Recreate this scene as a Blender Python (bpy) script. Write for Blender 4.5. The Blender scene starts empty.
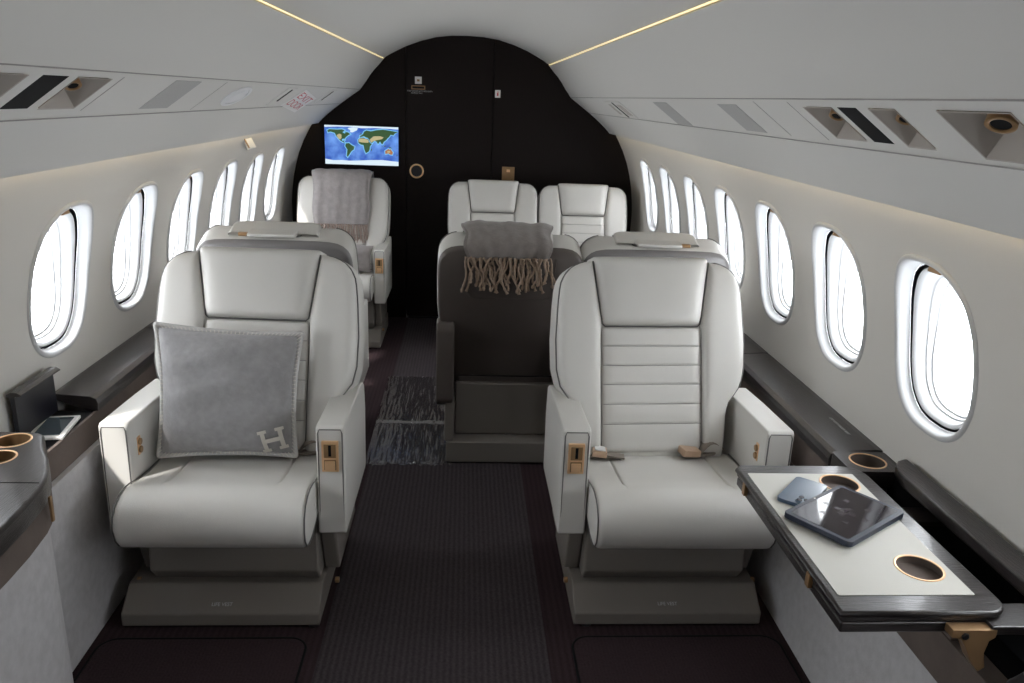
import bpy, bmesh, math, random
from mathutils import Vector, Matrix, noise
R = random.Random(7)
S = bpy.context.scene
COL = S.collection
PI = math.pi
XC = -0.025          # cabin centre line
YB = 5.40            # front bulkhead
YR = -1.45           # rear wall

# ------------------------------------------------------------------ materials
def mat(name, col, rough=.5, metal=0., bump=0., bscale=60., stretch=None, var=0., vscale=8., emit=None, estr=0., coat=0., spec=.5, kind='noise', sheen=0.):
    m = bpy.data.materials.new(name); m.use_nodes = True
    nt = m.node_tree; n = nt.nodes; b = n['Principled BSDF']
    b.inputs['Base Color'].default_value = (*col, 1)
    b.inputs['Roughness'].default_value = rough
    b.inputs['Metallic'].default_value = metal
    b.inputs['Specular IOR Level'].default_value = spec
    if coat: b.inputs['Coat Weight'].default_value = coat; b.inputs['Coat Roughness'].default_value = .12
    if sheen: b.inputs['Sheen Weight'].default_value = sheen
    if emit: b.inputs['Emission Color'].default_value = (*emit, 1); b.inputs['Emission Strength'].default_value = estr
    tc = n.new('ShaderNodeTexCoord'); mp = n.new('ShaderNodeMapping')
    nt.links.new(tc.outputs['Object'], mp.inputs['Vector'])
    if stretch: mp.inputs['Scale'].default_value = stretch
    if bump:
        if kind == 'voronoi':
            t = n.new('ShaderNodeTexVoronoi'); t.inputs['Scale'].default_value = bscale; out = t.outputs['Distance']
        else:
            t = n.new('ShaderNodeTexNoise'); t.inputs['Scale'].default_value = bscale; t.inputs['Detail'].default_value = 4; out = t.outputs['Fac']
        nt.links.new(mp.outputs[0], t.inputs['Vector'])
        bp = n.new('ShaderNodeBump'); bp.inputs['Strength'].default_value = bump; bp.inputs['Distance'].default_value = .002
        nt.links.new(out, bp.inputs['Height']); nt.links.new(bp.outputs[0], b.inputs['Normal'])
    if var:
        t = n.new('ShaderNodeTexNoise'); t.inputs['Scale'].default_value = vscale; t.inputs['Detail'].default_value = 6
        nt.links.new(mp.outputs[0], t.inputs['Vector'])
        r = n.new('ShaderNodeMapRange'); r.inputs['To Min'].default_value = 1 - var; r.inputs['To Max'].default_value = 1 + var
        r.inputs['From Min'].default_value = .3; r.inputs['From Max'].default_value = .7
        nt.links.new(t.outputs['Fac'], r.inputs['Value'])
        mx = n.new('ShaderNodeVectorMath'); mx.operation = 'SCALE'; mx.inputs[0].default_value = col
        nt.links.new(r.outputs[0], mx.inputs['Scale']); nt.links.new(mx.outputs[0], b.inputs['Base Color'])
    return m
M = {}
M['leather'] = mat('cream_leather', (.62, .605, .575), .42, bump=.12, bscale=420, var=.02, vscale=5)
M['leather_dark'] = mat('stone_leather', (.20, .18, .162), .5, bump=.12, bscale=400)
M['shell'] = mat('taupe_seat_shell', (.105, .088, .080), .42, bump=.1, bscale=380, var=.04)
M['shell_light'] = mat('grey_seat_shell', (.20, .19, .19), .4, bump=.1, bscale=380)
M['piping'] = mat('charcoal_piping', (.14, .135, .13), .55)
M['gold'] = mat('rose_gold', (.88, .58, .33), .3, metal=.5)
M['gold_dark'] = mat('aged_gold', (.36, .22, .11), .38, metal=.5)
M['black'] = mat('matte_black', (.006, .006, .007), .75, spec=.15)
M['dark_panel'] = mat('black_lacquer', (.012, .012, .018), .3)
M['wood'] = mat('dark_oak_veneer', (.022, .018, .018), .3, bump=.5, bscale=30, stretch=(14, 1.2, 14), var=.35, vscale=22, coat=.22)
M['wood_x'] = mat('dark_oak_cross_grain', (.024, .020, .020), .3, bump=.5, bscale=30, stretch=(1.2, 14, 14), var=.35, vscale=22, coat=.22)
M['bulk'] = mat('espresso_wood', (.010, .0066, .006), .5, bump=.25, bscale=20, stretch=(16, 16, 1), var=.3, vscale=20, spec=.15)
M['suede'] = mat('brown_suede', (.125, .098, .085), .8, bump=.3, bscale=90, var=.18, vscale=9)
M['dado'] = mat('grey_wool_dado', (.52, .51, .52), .9, bump=.5, bscale=160, var=.08, vscale=40)
M['wall'] = mat('pale_wall_lining', (.68, .665, .635), .55, bump=.05, bscale=200)
M['ceiling'] = mat('pale_headliner', (.66, .65, .625), .6, bump=.05, bscale=200)
M['white'] = mat('white_plastic', (.74, .75, .765), .4)
M['frame'] = mat('window_frame_plastic', (.58, .59, .605), .45)
M['rail'] = mat('grey_rail', (.30, .29, .28), .5)
M['recess'] = mat('taupe_recess', (.42, .385, .35), .5)
M['vent'] = mat('grey_vent', (.42, .42, .415), .6, bump=.8, bscale=260, kind='voronoi')
M['led'] = mat('warm_led', (1, .9, .6), .5, emit=(1, .80, .42), estr=.78)
M['cove'] = mat('warm_cove_led', (1, .9, .6), .5, emit=(1, .80, .50), estr=6.)
M['pillow'] = mat('grey_wool_pillow', (.285, .278, .285), .95, bump=.6, bscale=130, var=.10, vscale=45, sheen=.3)
M['ivory'] = mat('ivory_wool', (.62, .59, .54), .9, bump=.5, bscale=150)
M['pillow_edge'] = mat('pale_grey_binding', (.50, .49, .485), .9, bump=.5, bscale=150)
M['throw'] = mat('taupe_throw', (.235, .21, .20), .95, bump=.7, bscale=120, var=.12, vscale=30, sheen=.4)
M['throw_pale'] = mat('mauve_grey_throw', (.30, .275, .275), .95, bump=.7, bscale=120, var=.12, vscale=30, sheen=.4)
M['tassel'] = mat('camel_yarn', (.40, .30, .23), .95, bump=.6, bscale=300)
M['tassel_pale'] = mat('pink_beige_yarn', (.45, .36, .32), .95, bump=.6, bscale=300)
M['belt'] = mat('taupe_webbing', (.25, .215, .185), .7, bump=.5, bscale=300)
M['buckle'] = mat('champagne_buckle', (.72, .52, .38), .35, metal=.8)
M['inlay'] = mat('ivory_table_leather', (.60, .59, .545), .6, bump=.15, bscale=400)
M['case'] = mat('navy_case', (.010, .016, .034), .42)
M['phone'] = mat('steel_blue_glass', (.05, .085, .135), .3, coat=.3)
M['lens'] = mat('camera_glass', (.01, .01, .015), .1)
M['tab_screen'] = mat('dark_tablet_glass', (.016, .012, .016), .06)
M['icon'] = mat('dim_icon', (.035, .024, .032), .2)
M['steel'] = mat('dark_steel', (.12, .12, .13), .3, metal=1)
M['red'] = mat('red_print', (.55, .05, .06), .5)
M['sign'] = mat('white_sign', (.80, .79, .77), .4)
M['grey_ink'] = mat('pale_grey_print', (.55, .56, .57), .5)
M['sheet'] = mat('clear_floor_film', (.30, .29, .31), .12, bump=.8, bscale=9, stretch=(9, 1.5, 1))
M['panel_screen'] = mat('touch_panel_glass', (.02, .03, .04), .08, emit=(.12, .17, .2), estr=.06)

def carpet(name, col, ribs, rib_amp, speck):
    m = mat(name, col, .95, spec=.1); nt = m.node_tree; n = nt.nodes; b = n['Principled BSDF']
    tc = n.new('ShaderNodeTexCoord'); w = n.new('ShaderNodeTexWave'); w.wave_type = 'BANDS'; w.bands_direction = 'X'
    w.inputs['Scale'].default_value = ribs; w.inputs['Distortion'].default_value = 1.2; w.inputs['Detail'].default_value = 3; w.inputs['Detail Scale'].default_value = 3
    ns = n.new('ShaderNodeTexNoise'); ns.inputs['Scale'].default_value = 160; ns.inputs['Detail'].default_value = 3
    nt.links.new(tc.outputs['Object'], w.inputs['Vector']); nt.links.new(tc.outputs['Object'], ns.inputs['Vector'])
    a = n.new('ShaderNodeMath'); a.operation = 'MULTIPLY_ADD'; a.inputs[1].default_value = rib_amp; nt.links.new(w.outputs['Fac'], a.inputs[0])
    s = n.new('ShaderNodeMath'); s.operation = 'MULTIPLY_ADD'; s.inputs[1].default_value = speck; s.inputs[2].default_value = 1 - rib_amp / 2 - speck / 2
    nt.links.new(ns.outputs['Fac'], s.inputs[0]); nt.links.new(s.outputs[0], a.inputs[2])
    v = n.new('ShaderNodeVectorMath'); v.operation = 'SCALE'; v.inputs[0].default_value = col; nt.links.new(a.outputs[0], v.inputs['Scale'])
    nt.links.new(v.outputs[0], b.inputs['Base Color'])
    bp = n.new('ShaderNodeBump'); bp.inputs['Strength'].default_value = .6; bp.inputs['Distance'].default_value = .003
    nt.links.new(a.outputs[0], bp.inputs['Height']); nt.links.new(bp.outputs[0], b.inputs['Normal'])
    return m
M['carpet'] = carpet('plum_brown_carpet', (.040, .026, .029), 16, .25, .6)
M['runner'] = carpet('ribbed_grey_runner', (.056, .047, .051), 18, .35, .9)
M['mat'] = carpet('plum_mat', (.043, .029, .032), 30, .1, .8)

gm = bpy.data.materials.new('window_glass'); gm.use_nodes = True
_n = gm.node_tree.nodes; _n.clear()
_o = _n.new('ShaderNodeOutputMaterial'); _mx = _n.new('ShaderNodeMixShader'); _t = _n.new('ShaderNodeBsdfTransparent'); _g = _n.new('ShaderNodeBsdfGlossy')
_g.inputs['Roughness'].default_value = .02; _mx.inputs[0].default_value = .06
gm.node_tree.links.new(_t.outputs[0], _mx.inputs[1]); gm.node_tree.links.new(_g.outputs[0], _mx.inputs[2]); gm.node_tree.links.new(_mx.outputs[0], _o.inputs[0])
M['glass'] = gm

# ------------------------------------------------------------------ helpers
def mesh_obj(name, verts, faces, m, parent=None, smooth=True, mats=None, fm=None):
    me = bpy.data.meshes.new(name); me.from_pydata([tuple(v) for v in verts], [], faces); me.update()
    bm = bmesh.new(); bm.from_mesh(me); bmesh.ops.recalc_face_normals(bm, faces=bm.faces); bm.to_mesh(me); bm.free()
    me.materials.append(m)
    if smooth:
        for p in me.polygons: p.use_smooth = True
    o = bpy.data.objects.new(name, me); COL.objects.link(o)
    if parent: o.parent = parent
    return o
def sharp(o, ang=40):
    me = o.data; bm = bmesh.new(); bm.from_mesh(me)
    for e in bm.edges:
        if len(e.link_faces) == 2 and e.calc_face_angle(0) > math.radians(ang): e.smooth = False
    bm.to_mesh(me); bm.free(); return o
def tag(o, label=None, cat=None, group=None, kind=None):
    if label: o['label'] = label
    if cat: o['category'] = cat
    if group: o['group'] = group
    if kind: o['kind'] = kind
    return o
def empty(name, loc, rz=0., label=None, cat=None, group=None, kind=None):
    o = bpy.data.objects.new(name, None); COL.objects.link(o); o.location = loc; o.rotation_euler = (0, 0, rz); o.empty_display_size = .05
    return tag(o, label, cat, group, kind)
def bev(bm, w, seg=3):
    if w > 0: bmesh.ops.bevel(bm, geom=list(bm.edges), offset=w, segments=seg, profile=.6, affect='EDGES', clamp_overlap=True)
def from_bm(name, bm, m, parent=None, ang=40):
    bmesh.ops.recalc_face_normals(bm, faces=bm.faces)
    me = bpy.data.meshes.new(name); bm.to_mesh(me); bm.free(); me.materials.append(m)
    for p in me.polygons: p.use_smooth = True
    o = bpy.data.objects.new(name, me); COL.objects.link(o)
    if parent: o.parent = parent
    w_ = o.modifiers.new('weighted', 'WEIGHTED_NORMAL'); w_.keep_sharp = True; w_.weight = 80
    return sharp(o, ang)
def box(name, x0, x1, y0, y1, z0, z1, m, parent=None, b=.003, seg=2, mtx=None):
    bm = bmesh.new(); bmesh.ops.create_cube(bm, size=1)
    for v in bm.verts: v.co = Vector(((x0 + x1) / 2 + v.co.x * (x1 - x0), (y0 + y1) / 2 + v.co.y * (y1 - y0), (z0 + z1) / 2 + v.co.z * (z1 - z0)))
    bev(bm, b, seg)
    if mtx: bm.transform(mtx)
    return from_bm(name, bm, m, parent, 50)
def prism(name, pts, axis, a0, a1, m, parent=None, b=.004, seg=2, mtx=None):
    # pts: 2D polygon in the two axes other than `axis` (in order), extruded from a0 to a1
    bm = bmesh.new()
    def P(p, a): return {'x': (a, p[0], p[1]), 'y': (p[0], a, p[1]), 'z': (p[0], p[1], a)}[axis]
    v0 = [bm.verts.new(P(p, a0)) for p in pts]; v1 = [bm.verts.new(P(p, a1)) for p in pts]
    n = len(pts); bm.faces.new(v0); bm.faces.new(v1[::-1])
    for i in range(n): bm.faces.new((v0[i], v1[i], v1[(i + 1) % n], v0[(i + 1) % n]))
    bmesh.ops.recalc_face_normals(bm, faces=bm.faces)
    bev(bm, b, seg)
    if mtx: bm.transform(mtx)
    return from_bm(name, bm, m, parent, 50)
def tube(name, pts, r, m, parent=None, seg=8, closed=False, radii=None):
    pts = [Vector(p) for p in pts]; n = len(pts); V = []; F = []
    up = None
    for i, p in enumerate(pts):
        if closed: t = pts[(i + 1) % n] - pts[i - 1]
        else: t = pts[min(i + 1, n - 1)] - pts[max(i - 1, 0)]
        t.normalize()
        if up is None:
            up = Vector((0, 0, 1)) if abs(t.z) < .9 else Vector((1, 0, 0))
        a = (up - t * up.dot(t)).normalized(); up = a; b_ = t.cross(a)
        rr = radii[i] if radii else r
        for k in range(seg):
            w = 2 * PI * k / seg; V.append(p + a * math.cos(w) * rr + b_ * math.sin(w) * rr)
    rng = n if closed else n - 1
    for i in range(rng):
        for k in range(seg):
            j = (i + 1) % n; F.append((i * seg + k, j * seg + k, j * seg + (k + 1) % seg, i * seg + (k + 1) % seg))
    if not closed: F.append(tuple(range(seg))); F.append(tuple((n - 1) * seg + k for k in range(seg))[::-1])
    return mesh_obj(name, V, F, m, parent)
def loft(name, rings, m, parent=None, cap0=False, cap1=False, ang=35, closed=True):
    n = len(rings[0]); V = [p for r in rings for p in r]; F = []
    for i in range(len(rings) - 1):
        for k in range(n if closed else n - 1):
            F.append((i * n + k, i * n + (k + 1) % n, (i + 1) * n + (k + 1) % n, (i + 1) * n + k))
    if cap0: F.append(tuple(range(n)))
    if cap1: F.append(tuple((len(rings) - 1) * n + k for k in range(n)))
    return sharp(mesh_obj(name, V, F, m, parent), ang)
def cyl(name, c, axis, r, h, m, parent=None, seg=32, r2=None, b=.001):
    a = Vector(axis).normalized(); u = a.orthogonal().normalized(); w = a.cross(u); c = Vector(c); r2 = r if r2 is None else r2
    prof = [(r - b, 0), (r, b), (r2, h - b), (r2 - b, h)]
    rings = [[c + a * hh + (u * math.cos(2 * PI * k / seg) + w * math.sin(2 * PI * k / seg)) * rr for k in range(seg)] for rr, hh in prof]
    return loft(name, rings, m, parent, True, True)
def ring(name, c, axis, r0, r1, h, m, parent=None, seg=48):
    a = Vector(axis).normalized(); u = a.orthogonal().normalized(); w = a.cross(u); c = Vector(c)
    prof = [(r0, 0), (r0, h * .8), (r0 + (r1 - r0) * .3, h), (r1 - (r1 - r0) * .3, h), (r1, h * .8), (r1, 0), (r0, 0)]
    rings = [[c + a * hh + (u * math.cos(2 * PI * k / seg) + w * math.sin(2 * PI * k / seg)) * rr for k in range(seg)] for rr, hh in prof]
    return loft(name, rings, m, parent)
def lerp(tab, t):
    if t <= tab[0][0]: return tab[0][1]
    for (a, x), (b, y) in zip(tab, tab[1:]):
        if t <= b: return x + (y - x) * (t - a) / (b - a)
    return tab[-1][1]
def text_obj(name, s, size, mtx, m, parent=None, ext=.0003):
    c = bpy.data.curves.new(name, 'FONT'); c.body = s; c.size = size; c.align_x = 'CENTER'; c.align_y = 'CENTER'; c.extrude = ext
    c.materials.append(m); t = bpy.data.objects.new(name, c)
    me = bpy.data.meshes.new_from_object(t); bpy.data.objects.remove(t)
    me.transform(mtx); o = bpy.data.objects.new(name, me); COL.objects.link(o)
    if not me.materials: me.materials.append(m)
    if parent: o.parent = parent
    return o
def offset_poly(pts, d):
    n = len(pts); out = []
    area = sum(pts[i][0] * pts[(i + 1) % n][1] - pts[(i + 1) % n][0] * pts[i][1] for i in range(n))
    sg = 1 if area > 0 else -1
    for i in range(n):
        a = Vector(pts[i - 1]); b = Vector(pts[i]); c = Vector(pts[(i + 1) % n])
        e1 = (b - a); e2 = (c - b)
        if e1.length < 1e-9 or e2.length < 1e-9: out.append(tuple(b)); continue
        e1.normalize(); e2.normalize()
        n1 = Vector((-e1.y, e1.x)) * sg; n2 = Vector((-e2.y, e2.x)) * sg
        nn = (n1 + n2)
        if nn.length < 1e-6: nn = n1
        nn.normalize(); k = 1 / max(.5, nn.dot(n1)); out.append(tuple(b + nn * d * k))
    return out

# ------------------------------------------------------------------ cabin shell
WALL = [(-.02, 1.06), (.10, 1.10), (.30, 1.135), (.50, 1.153), (.65, 1.160), (.79, 1.160), (.87, 1.153), (.96, 1.140), (1.04, 1.122), (1.12, 1.098), (1.20, 1.064), (1.27, 1.026), (1.33, .990), (1.40, .945), (1.50, .870), (1.60, .780), (1.68, .690), (1.755, .575)]
def wx(z): return lerp(WALL, z)
NW = 64
def racetrack(a, b, n=NW, e=2.7):
    out = []
    for k in range(n):
        t = 2 * PI * k / n; c, s = math.cos(t), math.sin(t)
        out.append((a * math.copysign(abs(c) ** (2 / e), c), b * math.copysign(abs(s) ** (2 / e), s)))
    return out
PITCH = .505; W0 = 1.737; KS = list(range(-3, 7)); ZW = .975; WA, WB = .170, .217
def make_wall(side):
    s = -1 if side == 'left' else 1
    V = []; F = []
    def add(p): V.append((XC + s * wx(p[1]), p[0], p[1])); return len(V) - 1
    z0, z1 = .72, 1.24
    for k in KS:
        yc = W0 + PITCH * k
        hole = racetrack(WA, WB)
        rect = []
        for (y, z) in hole:
            t = min((PITCH / 2) / max(abs(y), 1e-9), (((z1 - ZW) if z > 0 else (ZW - z0))) / max(abs(z), 1e-9))
            rect.append((y * t, z * t))
        # snap nearest to corners
        for cy in (-1, 1):
            for cz in (z0 - ZW, z1 - ZW):
                c = (cy * PITCH / 2, cz); i = min(range(NW), key=lambda j: (rect[j][0] - c[0]) ** 2 + (rect[j][1] - c[1]) ** 2); rect[i] = c
        prev = None
        for f in (0, .12, .35, .65, 1):
            cur = [add((yc + h[0] + (r[0] - h[0]) * f, ZW + h[1] + (r[1] - h[1]) * f)) for h, r in zip(hole, rect)]
            if prev:
                for i in range(NW): F.append((prev[i], prev[(i + 1) % NW], cur[(i + 1) % NW], cur[i]))
            prev = cur
    band0 = W0 + PITCH * KS[0] - PITCH / 2; ya, yb = YR, W0 + PITCH * KS[-1] + PITCH / 2
    def band(y0, y1, zs):
        idx = [[add((y, z)) for z in zs] for y in (y0, y1)]
        for i in range(len(zs) - 1): F.append((idx[0][i], idx[1][i], idx[1][i + 1], idx[0][i + 1]))
    low = [-.02, .1, .3, .5, .6, .72]; mid = [.72 + .02 * i for i in range(27)]; hi = [1.24, 1.27, 1.30, 1.33, 1.37, 1.40, 1.45, 1.50, 1.60, 1.68, 1.755]
    band(ya, yb, low); band(ya, yb, hi); band(ya, band0, mid)
    band(yb, YB, low); band(yb, YB, mid); band(yb, YB, hi)
    o = mesh_obj('wall_' + side, V, F, M['wall'])
    return tag(o, 'pale curved cabin side wall with oval windows on the %s' % side, 'wall', kind='structure')
make_wall('left'); make_wall('right')

DOME = [(0, 1.885), (.10, 1.882), (.20, 1.869), (.30, 1.842), (.39, 1.808), (.455, 1.776), (.505, 1.749), (.531, 1.732)]
dp = [(-x, z) for x, z in DOME[::-1]] + DOME[1:]
pr = [(XC + x, z) for x, z in dp] + [(XC + .575, 1.755), (XC + .50, 1.79), (XC + .3, 1.88), (XC, 1.92), (XC - .3, 1.88), (XC - .50, 1.79), (XC - .575, 1.755)]
tag(prism('ceiling', pr, 'y', YR, YB, M['ceiling'], b=0), 'pale curved headliner dome running along the cabin top', 'ceiling', kind='structure')

# strip plane between the rails: (.69,1.53) -> (.815,1.44)
def strip_pt(side, s, y, d=0.):
    sg = -1 if side == 'left' else 1
    nx, nz = .09, .125; l = math.hypot(nx, nz); nx /= l; nz /= l     # outward (away from cabin)
    return (XC + sg * (.69 + .125 * s + nx * d), y, 1.53 - .09 * s + nz * d)
HOLES = {'right': [(1.02, 1.19, .14, .90, 'lamp'), (1.31, 1.40, .14, .84, 'plain'), (1.445, 1.52, .14, .82, 'dark'), (1.545, 1.68, .14, .82, 'lamp'), (2.11, 2.27, .14, .9, 'vent'), (2.86, 3.07, .14, .98, 'vent')],
         'left': [(1.20, 1.385, .12, .76, 'plain'), (1.43, 1.52, .12, .77, 'dark'), (1.555, 1.70, .12, .79, 'lamp'), (2.05, 2.24, .08, .86, 'vent')]}
def make_strip(side):
    hs = HOLES[side]
    ys = sorted({YR, YB} | {h[0] for h in hs} | {h[1] for h in hs}); ss = sorted({0., 1.} | {h[2] for h in hs} | {h[3] for h in hs})
    V = []; F = []
    for i in range(len(ys) - 1):
        for j in range(len(ss) - 1):
            cy, cs = (ys[i] + ys[i + 1]) / 2, (ss[j] + ss[j + 1]) / 2
            if any(h[0] < cy < h[1] and h[2] < cs < h[3] for h in hs): continue
            b = len(V); V += [strip_pt(side, ss[j], ys[i]), strip_pt(side, ss[j], ys[i + 1]), strip_pt(side, ss[j + 1], ys[i + 1]), strip_pt(side, ss[j + 1], ys[i])]
            F.append((b, b + 1, b + 2, b + 3))
    return V, F
def valance(side):
    sg = -1 if side == 'left' else 1
    up = [(.537, 1.7225), (.565, 1.690), (.60, 1.653), (.625, 1.621), (.65, 1.583), (.688, 1.533)]
    lo = [(.817, 1.4385), (.86, 1.406), (.90, 1.373), (.935, 1.342), (.958, 1.318), (.964, 1.311), (.968, 1.312), (.967, 1.318), (.93, 1.36)]
    V = []; F = []
    for pts in (up, lo):
        b = len(V)
        for x, z in pts: V += [(XC + sg * x, YR, z), (XC + sg * x, YB, z)]
        for i in range(len(pts) - 1): F.append((b + 2 * i, b + 2 * i + 1, b + 2 * i + 3, b + 2 * i + 2))
    # closing flange behind the lamp cove so no outside light enters
    b = len(V)
    for x, z in ((.537, 1.7225), (.565, 1.742), (.60, 1.75)): V += [(XC + sg * x, YR, z), (XC + sg * x, YB, z)]
    F += [(b, b + 1, b + 3, b + 2), (b + 2, b + 3, b + 5, b + 4)]
    v2, f2 = make_strip(side); b = len(V); V += v2; F += [tuple(i + b for i in f) for f in f2]
    o = sharp(mesh_obj('ceiling_' + side, V, F, M['ceiling']), 25)
    return tag(o, 'pale overhead side panel between ceiling light and windows on the %s' % side, 'ceiling panel', kind='structure')
for sd in ('left', 'right'):
    sg = -1 if sd == 'left' else 1
    valance(sd)
    for nm, x, z, w in (('upper', .6885, 1.5315, .0012), ('lower', .8165, 1.4385, .0012)):
        tag(box('trim_%d' % ({'left': 1, 'right': 3}[sd] + (nm == 'lower')), XC + sg * x - w, XC + sg * x + w, YR, YB - .002, z - w, z + w, M['rail'], b=0),
            'thin grey %s rail of the overhead service panel on the %s' % (nm, sd), 'trim', kind='structure')
    # warm light lines: recessed ceiling strip and cove behind the valance
    t = box('ceiling_light_strip', XC + sg * .5345 - .0020, XC + sg * .5345 + .0020, YR + .02, YB - .01, 1.7265, 1.7305, M['led'], b=0)
    tag(t, 'thin warm light line along the %s edge of the ceiling dome' % sd, 'light strip', 'warm cabin light lines')
    t = box('cove_light_strip', XC + sg * .955 - .004, XC + sg * .955 + .004, YR + .02, YB - .01, 1.343, 1.353, M['cove'], b=0)
    tag(t, 'warm cove light hidden above the %s row of windows' % sd, 'light strip', 'warm cabin light lines')

# service panel fittings
def frame_mtx(side, s, y, d=0.):
    sg = -1 if side == 'left' else 1
    o = Vector(strip_pt(side, s, y, d)); ex = Vector((0, 1, 0)) * (-1 if side == 'left' else 1)
    down = Vector((sg * .125, 0, -.09)).normalized()           # towards the windows
    nrm = Vector((-sg * .09, 0, -.125)).normalized()           # into the cabin
    ey = nrm.cross(ex).normalized()
    if ey.dot(down) > 0: ey = -ey; ex = ey.cross(nrm)
    m = Matrix((ex, ey, nrm)).transposed().to_4x4(); m.translation = o; return m
for side in ('right', 'left'):
    cnt = 0
    for (y0, y1, s0, s1, k) in HOLES[side]:
        cnt += 1; yc = (y0 + y1) / 2; sc = (s0 + s1) / 2
        if k in ('lamp', 'plain'):
            nm = 'reading_light' if k == 'lamp' else 'lamp_recess'
            where = {('right', 'lamp', True): 'nearest the camera on the right, gold and black spotlight', ('right', 'lamp', False): 'beyond the black grille on the right, small gold spotlight',
                     ('left', 'lamp', False): 'beyond the black grille on the left, gold spotlight', ('right', 'plain', False): 'just nearer than the black grille on the right', ('left', 'plain', False): 'just nearer than the black grille on the left'}[(side, k, yc < 1.2 and k == 'lamp')]
            root = empty(nm, strip_pt(side, sc, yc), 0, 'square overhead recess ' + where, 'reading light', 'overhead reading light recesses')
            rl = Vector(root.location)
            D = .06; i0, i1, j0, j1 = y0 + .035, y1 - .035, s0 + .2, s1 - .2
            rings = []
            for (a, b, c, e, d) in ((y0, y1, s0, s1, -.0015), (y0 + .003, y1 - .003, s0 + .02, s1 - .02, -.001), (y0 + .004, y1 - .004, s0 + .03, s1 - .03, .002), (i0, i1, j0, j1, D)):
                rings.append([Vector(strip_pt(side, c, a, d)) - rl, Vector(strip_pt(side, c, b, d)) - rl, Vector(strip_pt(side, e, b, d)) - rl, Vector(strip_pt(side, e, a, d)) - rl])
            loft('recess_housing', rings, M['recess'], root, cap1=True, ang=20)
            lc = Vector(strip_pt(side, s0 + .26, yc - .01, .018)) - rl
            nrm = Vector(frame_mtx(side, .5, 0).col[2][:3])
            aim = (nrm + Vector((0, -.5, 0)) + Vector((0, 0, -.4))).normalized()
            if k == 'lamp' or side == 'right':
                rr = .023 if yc < 1.2 else .017
                cyl('lamp_barrel', lc - aim * .022, aim, rr, .03, M['gold_dark'], root, r2=rr * .9)
                ring('lamp_bezel', lc + aim * .007, aim, rr * .62, rr * .92, .004, M['gold_dark'], root)
                cyl('lamp_lens', lc + aim * .006, aim, rr * .62, .003, M['black'], root)
        elif k == 'dark':
            m4 = frame_mtx(side, sc, yc)
            g = empty('speaker_grille', m4.translation, 0, 'black rectangular overhead grille between two lamp recesses on the %s' % side, 'speaker grille')
            mm = m4.copy(); mm.translation = (0, 0, 0)
            hw, hh = (y1 - y0) / 2, (s1 - s0) * .154 / 2
            box('grille_panel', -hw, hw, -hh, hh, -.006, .0005, M['black'], g, b=.001, mtx=mm)
        else:
            m4 = frame_mtx(side, sc, yc); mm = m4.copy(); mm.translation = (0, 0, 0)
            pos = 'left' if side == 'left' else ('right, the nearer of two' if yc < 2.5 else 'right, the farther of two')
            g = empty('air_vent', m4.translation, 0, 'flat grey perforated overhead vent panel on the ' + pos, 'vent', 'grey overhead vents')
            hw, hh = (y1 - y0) / 2, (s1 - s0) * .154 / 2
            box('vent_grille', -hw, hw, -hh, hh, -.004, .001, M['vent'], g, b=.0008, mtx=mm)
def hair(side, y, s0, s1, n):
    m4 = frame_mtx(side, (s0 + s1) / 2, y); h = (s1 - s0) * .154 / 2
    return tag(box('trim_%d' % n, -.0011, .0011, -h, h, -.001, .0006, M['rail'], b=0, mtx=m4), 'hairline cross seam %d in the overhead service panel on the %s' % (n, side), 'trim', kind='structure')
hair('right', 1.74, .05, .9, 5); hair('left', 1.745, .08, .85, 6); hair('right', 1.95, .05, .9, 7); hair('left', 2.46, .05, .95, 8)

def placard(name, side, s, y, w, h, rot, label, cat, lines=(), slot=False, col='sign'):
    m4 = frame_mtx(side, s, y) @ Matrix.Rotation(rot, 4, 'Z'); mm = m4.copy(); loc = mm.translation.copy(); mm.translation = (0, 0, 0)
    g = empty(name, loc, 0, label, cat)
    box('sign_plate', -w / 2, w / 2, -h / 2, h / 2, .0002, .003, M[col], g, b=.001, mtx=mm)
    for (tx, yy, sz, mt) in lines:
        text_obj('lettering', tx, sz, mm @ Matrix.Translation((0, yy, .0034)), M[mt], g)
    return g, mm
def sp(u_, v_, d=-.004):       # sign plane coordinates: along the lettering, across it
    return Vector(strip_pt('left', .68 + .22 * u_ + .24 * v_, 3.93 + .27 * u_ - .02 * v_, d))
ex = empty('exit_sign', sp(0, 0), 0, 'white exit sign with red lettering tilted on the left overhead panel', 'exit sign')
eo = Vector(ex.location)
cs = [(-1.0, -1.35), (1.0, -1.35), (1.0, 1.95), (-1.0, 1.95)]
V = [sp(u_, v_, -.004) - eo for u_, v_ in cs] + [sp(u_, v_, -.0005) - eo for u_, v_ in cs]
mesh_obj('sign_plate', V, [(0, 1, 2, 3), (4, 5, 6, 7), (0, 1, 5, 4), (1, 2, 6, 5), (2, 3, 7, 6), (3, 0, 4, 7)], M['sign'], ex, smooth=False)
for tx, vc in (('EXIT', -.45), ('DOOR', .95)):
    t_ = text_obj('lettering', tx, 1.0, Matrix.Identity(4), M['red'], ex, ext=.0)
    xs_ = [v.co.x for v in t_.data.vertices]; ys_ = [v.co.y for v in t_.data.vertices]
    for v in t_.data.vertices:
        uu = (v.co.x - (min(xs_) + max(xs_)) / 2) / (max(xs_) - min(xs_)) * 1.7; vv = vc - (v.co.y - (min(ys_) + max(ys_)) / 2) / (max(ys_) - min(ys_)) * 1.05
        v.co = sp(uu, vv, -.0045) - eo
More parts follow.
